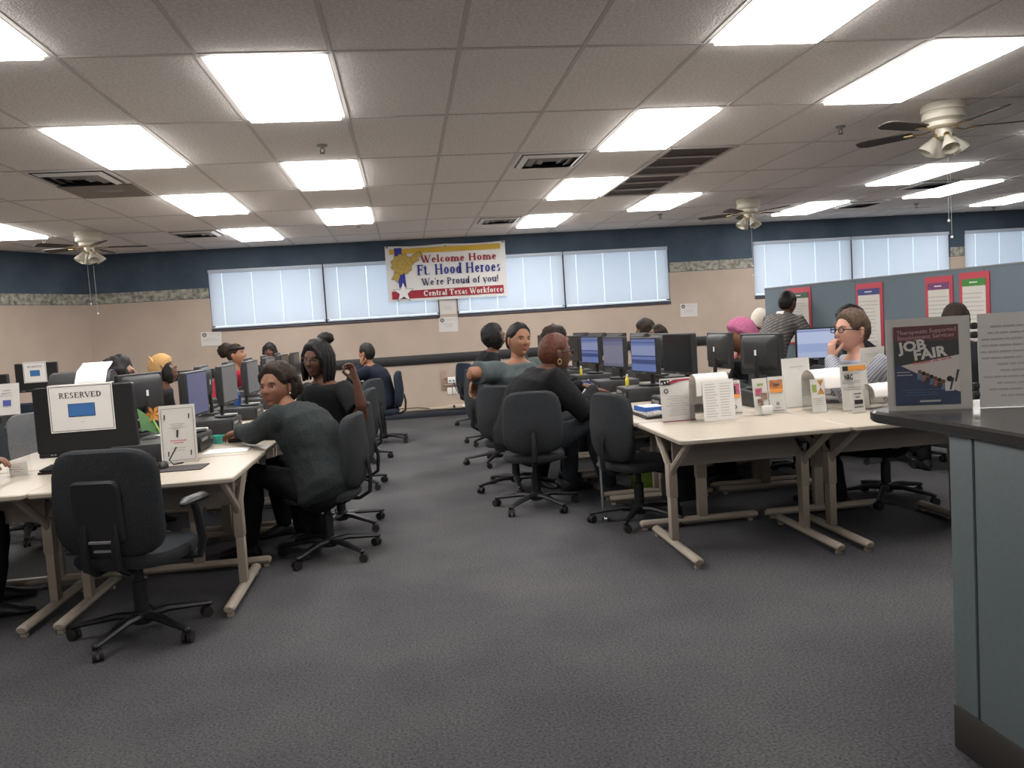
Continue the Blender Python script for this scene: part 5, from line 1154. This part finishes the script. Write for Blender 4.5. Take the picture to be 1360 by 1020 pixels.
    b2.build('body', [skin_m, LIP[skin_m]], root, sharp=75)
    def cloth(mb, name, m, wr_, seed):
        me = voxel(mb, vox*.95, 6); bm = bmesh.new(); bm.from_mesh(me)
        for v in bm.verts:
            n1 = noise.noise(v.co*9+V((seed, 0, 0)))+.6*noise.noise(v.co*22+V((0, seed, 0))); v.co += v.normal*n1*wr_
        bm.to_mesh(me); bm.free(); me.materials.clear(); me.materials.append(m); me.polygons.foreach_set('use_smooth', [True]*len(me.polygons)); me.name = name; return link(name, me, root)
    cloth(bt, bottomname, bottom, wrinkle, 3.1); ct_ = cloth(tp, topname.replace('_tucked', ''), top, wrinkle, 7.7)
    for an, fd in feet:
        r_ = V((fd.y, -fd.x, 0)); s = MB(); fl = an.z-.085*1
        def fr(a, wd, h0, h1): return [an+fd*a+r_*wd*cos(t)+V((0, 0, -an.z+fl+(h0+h1)/2+(h1-h0)/2*sin(t))) for t in [2*pi*i/12 for i in range(12)]]
        s.loft([fr(-.075, .02, .01, .05), fr(-.06, .034, .0, .085), fr(0, .040, .0, .10), fr(.07, .044, .0, .075), fr(.13, .046, .0, .05), fr(.17, .038, .0, .04), fr(.19, .015, .008, .03)])
        s.build('shoe', shoes or M_black, root)
    e = MB()
    for s_ in (-1, 1):
        c = (s_*.031, .0632, .007); e.sphere(c, (.0125, .0125, .0085), 12, 0, HM); e.sphere((c[0], c[1]+.0078, c[2]+.0005), (.0066, .0056, .0066), 10, 1, HM)
    e.build('eyes', [M_eye, M_iris], root)
    bw = MB()
    for s_ in (-1, 1): bw.tube([(s_*.015, .0855, .024), (s_*.031, .0865, .030), (s_*.048, .073, .026)], [.003, .0035, .002], 6, 0, HM, flat=.6)
    bw.build('eyebrows', browm or H_BLK, root)
    if hair: hm = MB(); mats_ = hair(hm, HM); hm.build(hair_name, mats_, root, sharp=60)
    if extras: extras(root, HM, dict(sp=sp, ax=ax, nb=nb, u=u5, f=f5, arms=arms, hip=hip))
    return root
def glasses(root, HM, m=M_black, th=.0022):
    g = MB()
    for s in (-1, 1):
        P = [(s*.034+.021*math.copysign(abs(cos(a))**.6, cos(a)), .099-.004*abs(cos(a)), .006+.0145*math.copysign(abs(sin(a))**.6, sin(a))) for a in [2*pi*i/14 for i in range(15)]]
        g.tube(P, th, 6, 0, HM); g.tube([(s*.055, .094, .010), (s*.074, .06, .010), (s*.080, -.01, .010), (s*.078, -.03, -.005)], th*1.1, 6, 0, HM)
    g.tube([(-.013, .099, .009), (0, .105, .011), (.013, .099, .009)], th, 6, 0, HM); g.build('glasses', m, root)
def earring(root, HM, s=-1, hoop=True, m=None):
    MB().tube([(s*.080, -.012+.012*sin(a), -.048+.016*cos(a)) for a in [2*pi*i/10 for i in range(11)]], .003, 6, 0, HM).build('earring', m or M_brass, root) if hoop else MB().sphere((s*.083, -.006, -.032), .006, 8, 0, HM).build('earring', m or M_chrome, root)

C_fleece = mat('dark_grey_fleece', (.030, .036, .037), .95, var=.25, vscale=120, bump=.4, bscale=120, spec=.1)
C_black = mat('black_knit', (.012, .012, .013), .9, var=.2, vscale=90, spec=.15); C_navy = mat('navy_cloth', (.012, .016, .028), .9, spec=.15); C_grey = mat('slate_tshirt', (.085, .105, .110), .9, var=.08, vscale=30, spec=.1)
C_dk = mat('black_trousers', (.009, .009, .011), .9, spec=.12); C_jean = mat('dark_jeans', (.016, .022, .036), .9, var=.2, vscale=80, spec=.12)
C_red = mat('red_cotton', (.42, .018, .045), .85); C_char = mat('charcoal_cloth', (.022, .023, .026), .9, spec=.15)
C_plaid = stripes('checked_shirt', (.23, .21, .20), (.075, .068, .068), 9.0, 'Z', .40, 9.0, (.09, .08, .08), rot=(0, .5, .3)); C_strip = stripes('striped_shirt', (.36, .37, .41), (.16, .17, .21), 26.0, 'DIAGONAL', .42)
C_hatpink = mat('pink_knit', (.36, .11, .20), .95, var=.15, vscale=70, bump=.5, bscale=90, spec=.1); C_hattan = mat('tan_knit', (.50, .30, .13), .95, var=.12, vscale=60, bump=.4, bscale=80, spec=.1); C_hatwhite = mat('white_knit', (.62, .57, .50), .95, bump=.5, bscale=80, spec=.1)

def h_simple(kind, thick, m, rough=.006, top=0, back=0, seed=1, freq=30):
    def f(mb, M): cap(mb, M, kind, thick, rough, seed, freq, top, back); return [m]
    return f
# --- left island
def hair_L1(mb, M):
    cap(mb, M, 'high', .016, .010, 2, 60, .016, .02); fuzz(mb, M, (0, -.035, .068), (.096, .100, .082), .20, 3, 28); fuzz(mb, M, (0, -.095, .015), (.085, .075, .085), .22, 8, 24); return [H_DKB]
person('woman in a dark grey fleece jacket looking back at the camera', (-.54, 5.32, 0), 60, SK_M, hair_L1, C_fleece, C_dk, head=(92, -6, 4), lean=27, twist=10, sc=1.05, girth=1.14, seat=.385, headoff=(0, .03, -.035),
       armL=dict(w=(.04, .66, .735), d=(.15, 1, -.15), n=(.1, -.2, -1), curl=.6, pole=(-.6, -.1, -1)), armR=dict(w=(.17, .68, .735), d=(-.25, 1, -.15), n=(0, -.2, -1), curl=.6, pole=(.8, -.2, -.8)),
       legs={-1: dict(k=(-.15, .42, .52), a=(-.13, .52, .09)), 1: dict(k=(.13, .42, .52), a=(.13, .18, .09), f=(.1, 1, 0))}, vox=.0095, extras=lambda r, M, k: (earring(r, M, 1, False, M_chrome), earring(r, M, -1, False, M_chrome), MB().tube([k['nb']+k['u']*.088*cos(a)+k['f']*.082*sin(a)+V((0, 0, -.012)) for a in [2*pi*i/18 for i in range(19)]], .020, 8, flat=1.3).build('collar', C_fleece, r)), wrinkle=.006)
def hair_L2(mb, M):
    cap(mb, M, 'long', .014, .006, 4, 40, .012, .012); fuzz(mb, M, (-.02, -.065, .135), (.050, .050, .040), .2, 5)
    for i in range(16):
        a = rad(62+i*(236/15)); x, y = .083*sin(a), .10*cos(a)-.01
        mb.tube([(x*.8, y*.8, .085), (x*1.05, y*1.02, .03), (x*1.12, y*1.05, -.06), (x*1.08, y*1.0, -.13)], [.013, .017, .016, .008], 7, 0, M, True)
    mb.tube([(-.03, .07, .085), (-.062, .072, .05), (-.078, .055, .0), (-.076, .04, -.07)], [.014, .017, .015, .008], 7, 0, M, True); return [H_BLK]
person('woman in a black short sleeved top with glasses raising one curled hand', (-.56, 6.14, 0), 122, SK_D, hair_L2, C_black, C_dk, head=(28, 2, -6), lean=4, twist=14, sc=.99, girth=1.02, sleeve='short', neckline=.074,
       armR=dict(w=(.20, .38, .72), d=(-.2, 1, -.1), n=(0, -.1, -1), curl=.5), armL=dict(w=(-.40, .02, 1.05), d=(.25, .15, 1), n=(.1, 1, .1), pole=(-.8, -.1, -1), curls=(1.2, 1.0, .85, .7), curl=.9, spread=.1), vox=.010, extras=lambda r, M, k: glasses(r, M))
person('man in a navy top, one hand against his face, near the back wall', (-.36, 10.72, 0), 80, SK_L, h_simple('short', .009, H_BLK, .002, .006, .008), C_navy, C_dk, head=(-22, -6, 0), lean=11, twist=-8, sc=.95, girth=1.15, seat=.43,
       armL=dict(w=(-.04, .22, 1.02), d=(-.1, -.1, 1), n=(.4, -.6, 0), curl=.5, pole=(-.4, .6, -.8)), vox=.015)
def hair_L4(mb, M):
    cap(mb, M, 'high', .010, .006, 6, 50, .004, .004); fuzz(mb, M, (0, -.105, .085), (.085, .085, .078), .18, 9, 24)
    mb.tube([(.075*sin(a), .088*cos(a)-.002, .072+.012*cos(a)*-1) for a in [rad(-100+i*20) for i in range(11)]], .016, 8, 1, M, flat=1.0); return [H_DKB, H_BLK]
person('woman in a red top with hair in a high puff behind the left monitors', (-2.44, 11.0, 0), -90, SK_L, hair_L4, C_red, C_dk, head=(-14, -12, 0), lean=22, sc=1.05, girth=.95, neckline=.075, vox=.015)
def hair_L5(mb, M): cap(mb, M, 'bob', .012, .008, 3); return [H_BLK]
def hat_L5(root, M, k):
    h = MB(); cap(h, M, 'hat', .024, .003, 2, 30, .03, .012)
    for s in (-1, 1): h.loft([[M @ V((s*(.055+.02*q)+.034*(1-q)*cos(a), .0+.022*(1-q)*sin(a)-.02, .105+.085*q)) for a in [2*pi*i/10 for i in range(10)]] for q in (0, .35, .7, .93)])
    h.build('eared_hat', C_hattan, root); MB().tube([M @ V((.099*cos(a)*1.0, .018*1.2, .02+.145*sin(a))) for a in [pi*i/14 for i in range(15)]], .005, 6).build('hat_cord', M_black, root)
person('person wearing a tan knit hat with two pointed ears behind the left monitors', (-2.72, 8.72, 0), -90, SK_D, hair_L5, C_char, C_dk, head=(-4, -32, 0), lean=27, sc=.98, extras=hat_L5, vox=.015)
def hair_L6(mb, M): cap(mb, M, 'short', .03, .012, 7, 50, .02, .02); fuzz(mb, M, (0, -.03, .03), (.105, .11, .105), .14, 4, 22); return [H_BLK]
person('person with full dark hair bent low behind the near reserved sign', (-2.52, 6.72, 0), -88, SK_M, hair_L6, C_black, C_dk, head=(0, -22, 0), lean=30, sc=1.02, vox=.015)
C_flor = mat('blue_flower_print', (.30, .50, .52), .8, col2=(.45, .12, .22), vscale=14)
person('person cut by the left picture edge with both hands resting on the desk', (-2.76, 4.74, 0), -68, SK_M, h_simple('short', .01, H_BLK), C_black, C_dk, head=(0, -8, 0), lean=10, sc=1.05,
       armL=dict(w=(-.06, .36, .775), d=(.35, 1, -.12), n=(.1, 0, -1), curl=.45, pole=(-1, -.3, -.4)), armR=dict(w=(.10, .31, .775), d=(-.1, 1, -.12), n=(0, 0, -1), curl=.4, pole=(1, -.3, -.4)), vox=.013)
def hair_L9(mb, M): cap(mb, M, 'bob', .016, .01, 3); return [H_BLK]
person('person with black hair at the far end of the left island, mostly behind a monitor', (-1.9, 12.25, 0), 176, SK_D, hair_L9, C_char, C_dk, head=(0, -12, 0), lean=14, vox=.018)
# --- right island, aisle side
def hair_R1(mb, M): cap(mb, M, 'high', .007, .004, 11, 60, .006, .014); return [H_AUB]
person('woman with short auburn hair, glasses and gold earring in a black sweater by the aisle', (.88, 6.48, 0), -76, SK_D, hair_R1, C_black, mat('dark_teal_skirt', (.014, .020, .026), .9), head=(-4, -2, 0), lean=19, twist=-4, sc=1.13, girth=1.36, seat=.37, headoff=(0, .035, -.045),
       armL=dict(w=(-.10, .48, .74), d=(.1, 1, -.2), n=(0, -.1, -1), curl=.5), armR=dict(w=(.13, .46, .72), d=(-.1, 1, -.2), n=(0, -.1, -1), curl=.5), legs={1: dict(k=(.20, .38, .50), a=(.22, .50, .09)), -1: dict(k=(-.12, .40, .52), a=(-.10, .36, .09))}, vox=.0105, extras=lambda r, M, k: (glasses(r, M, M_black, .003), earring(r, M, 1), earring(r, M, -1)), browm=H_DKB, hair_name='short_hair', shoes=M_black2)
def hair_R2(mb, M):
    cap(mb, M, 'high', .010, .004, 5, 40, .006, .01)
    for i in range(9): mb.tube([(-.02+.008*i, -.085, .04), (-.05-.012*i*.5, -.135, -.03), (-.09-.010*i, -.12-.008*i, -.12), (-.12-.008*i, -.09, -.21)], [.014, .02, .019, .01], 7, 0, M, True)
    return [H_BLK]
def shirt_logo(root, M, k):
    c = k['sp'](.30)+k['f']*.146; u = k['u']; q = MB(); up = V((0, 0, 1))
    pt = lambda a, b: c+u*a+up*b+k['f']*.012
    q.add([pt(-.05, .05), pt(.05, .05), pt(.042, .0), pt(.0, -.03), pt(-.042, 0)], [(0, 1, 2, 3, 4)], 0); q.add([pt(-.02, -.035), pt(.02, -.035), pt(.015, -.075), pt(-.015, -.075)], [(0, 1, 2, 3)], 1)
    q.add([p_+k['f']*.003 for p_ in (pt(-.026, .035), pt(.026, .035), pt(.02, .008), pt(-.02, .008))], [(0, 1, 2, 3)], 2); q.build('shirt_print', [mat('shirt_white_print', (.55, .5, .45), .8), mat('shirt_gold_print', (.5, .4, .15), .8), mat('shirt_red_print', (.45, .12, .08), .8)], root)
person('woman in a slate grey t-shirt with hair tied back, turned to the camera', (.95, 7.5, 0), -142, SK_L, hair_R2, C_grey, C_dk, head=(-14, -2, -4), lean=2, twist=0, sc=1.13, girth=1.36, sleeve='short', seat=.375, armR=dict(w=(.30, -.10, .80), d=(.2, -.3, -1), n=(0, 1, 0), pole=(1, .5, .2), curl=.6), armL=dict(w=(-.26, .30, .72), d=(.2, 1, -.2), n=(0, 0, -1)), vox=.011, extras=shirt_logo)
def collar_R3(root, M, k): MB().tube([k['nb']+k['u']*.088*cos(a)+k['f']*.085*sin(a)+V((0, 0, -.03-.035*max(0, sin(a)))) for a in [2*pi*i/16 for i in range(17)]], .014, 8, flat=.7).build('white_collar', M_paper, root)
def hair_R3(mb, M): cap(mb, M, 'bob', .024, .008, 8, 40, .006, .014); mb.tube([(.06, .065, .05), (.074, .06, 0), (.07, .058, -.1)], [.014, .018, .006], 7, 0, M, True); return [H_BLK]
person('woman with a black bob, black jacket and white collar, looking down', (.86, 9.85, 0), -92, SK_D, hair_R3, C_black, C_dk, head=(-14, -26, 0), lean=12, sc=1.06, extras=collar_R3, vox=.015)
def hair_R4(mb, M): fuzz(mb, M, (0, -.02, .05), (.105, .115, .10), .22, 12, 26); cap(mb, M, 'short', .02, .012, 3); return [H_DKB]
person('person with dark curly hair bent towards a monitor behind the auburn haired woman', (1.34, 8.5, 0), -85, SK_M, hair_R4, C_char, C_dk, head=(0, -14, 0), lean=17, vox=.016)
# --- right island, partition side
person('person with a round dark head of hair, tallest above the far right monitors', (3.22, 10.3, 0), 88, SK_D, h_simple('bob', .02, H_DKB, .01, .012, .01), C_char, C_dk, head=(0, -8, 0), lean=14, sc=.99, vox=.018)
person('person with dark hair low behind the tilted monitor, right of the round dark head', (3.15, 9.2, 0), 88, SK_D, h_simple('short', .02, H_DKB, .012), C_char, C_dk, head=(0, -22, 0), lean=28, sc=.98, vox=.018)
def hat_pink(root, M, k):
    h = MB(); cap(h, M, 'hat', .022, .004, 2, 30, .012, .012); fuzz(h, M, (.02, -.105, -.005), (.05, .04, .04), .15, 3); h.build('knit_hat', C_hatpink, root)
person('person in a pink knit hat and dark coat facing the black monitors on the right', (2.98, 6.66, 0), 86, SK_M, None, C_fleece, C_dk, head=(4, -8, 0), lean=15, sc=1.0, seat=.43, extras=hat_pink, vox=.012, armL=dict(w=(-.15, .35, .78)), armR=dict(w=(.15, .35, .78)))
def hat_white(root, M, k): h = MB(); cap(h, M, 'hat', .026, .003, 4, 30, .02, .01); h.build('knit_hat', C_hatwhite, root)
person('person in a white knit hat behind the man in the checked shirt', (4.37, 9.75, 0), -8, SK_M, h_simple('short', .008, H_BLK), C_red, C_dk, head=(0, -6, 0), lean=8, sc=1.0, extras=hat_white, vox=.016)
def collar_R8(root, M, k): MB().box((0, 0, 0), (.09, .004, .07), 0, Tr(k['sp'](.455)-k['f']*.115) @ MX.Rotation(rad(-35), 4, 'X'), .001).build('back_tag', M_paper, root)
person('standing man in a grey checked shirt bending over the desk by the partition', (3.74, 8.3, 0), -62, SK_D, h_simple('short', .008, H_BLK, .002, .004, .004), C_plaid, C_dk, head=(4, 8, 0), lean=40, twist=8, stand=True, sc=.95, girth=1.0, extras=collar_R8, vox=.013,
       armL=dict(w=(-.18, .46, .80), d=(.1, 1, -.4), n=(0, 0, -1), pole=(-1, 0, -.3)), armR=dict(w=(.18, .44, .80), d=(-.1, 1, -.4), n=(0, 0, -1), pole=(1, 0, -.3)))
person('man with glasses and a striped shirt resting his chin on his hand', (3.31, 5.42, 0), 80, SK_P, h_simple('short', .011, H_BRN, .005, .006, .004, 9, 60), C_strip, C_dk, head=(18, -4, 0), lean=16, twist=10, sc=1.08, girth=1.08, seat=.40,
       armL=dict(w=(-.02, .335, .915), d=(.06, -.06, 1), n=(.2, -1, -.1), pole=(-.6, .4, -1), curls=(1.1, 1.2, 1.25, 1.3), curl=.9), armR=dict(w=(.14, .45, .76)), vox=.0105, extras=lambda r, M, k: glasses(r, M, M_black, .0028), browm=H_BRN, hair_name='short_hair')
person('person with long dark hair seated just beyond the glasses man', (4.02, 6.8, 0), 70, SK_M, h_simple('bob', .022, H_BLK, .008, .01, .014), C_black, C_dk, head=(0, -10, 0), lean=12, vox=.016)
person('person whose dark hair shows just above the job fair sign', (4.27, 5.95, 0), -10, SK_D, h_simple('short', .012, H_DKB, .006, .008, .006), C_char, C_dk, head=(0, -4, 0), lean=4, sc=.96, vox=.018)
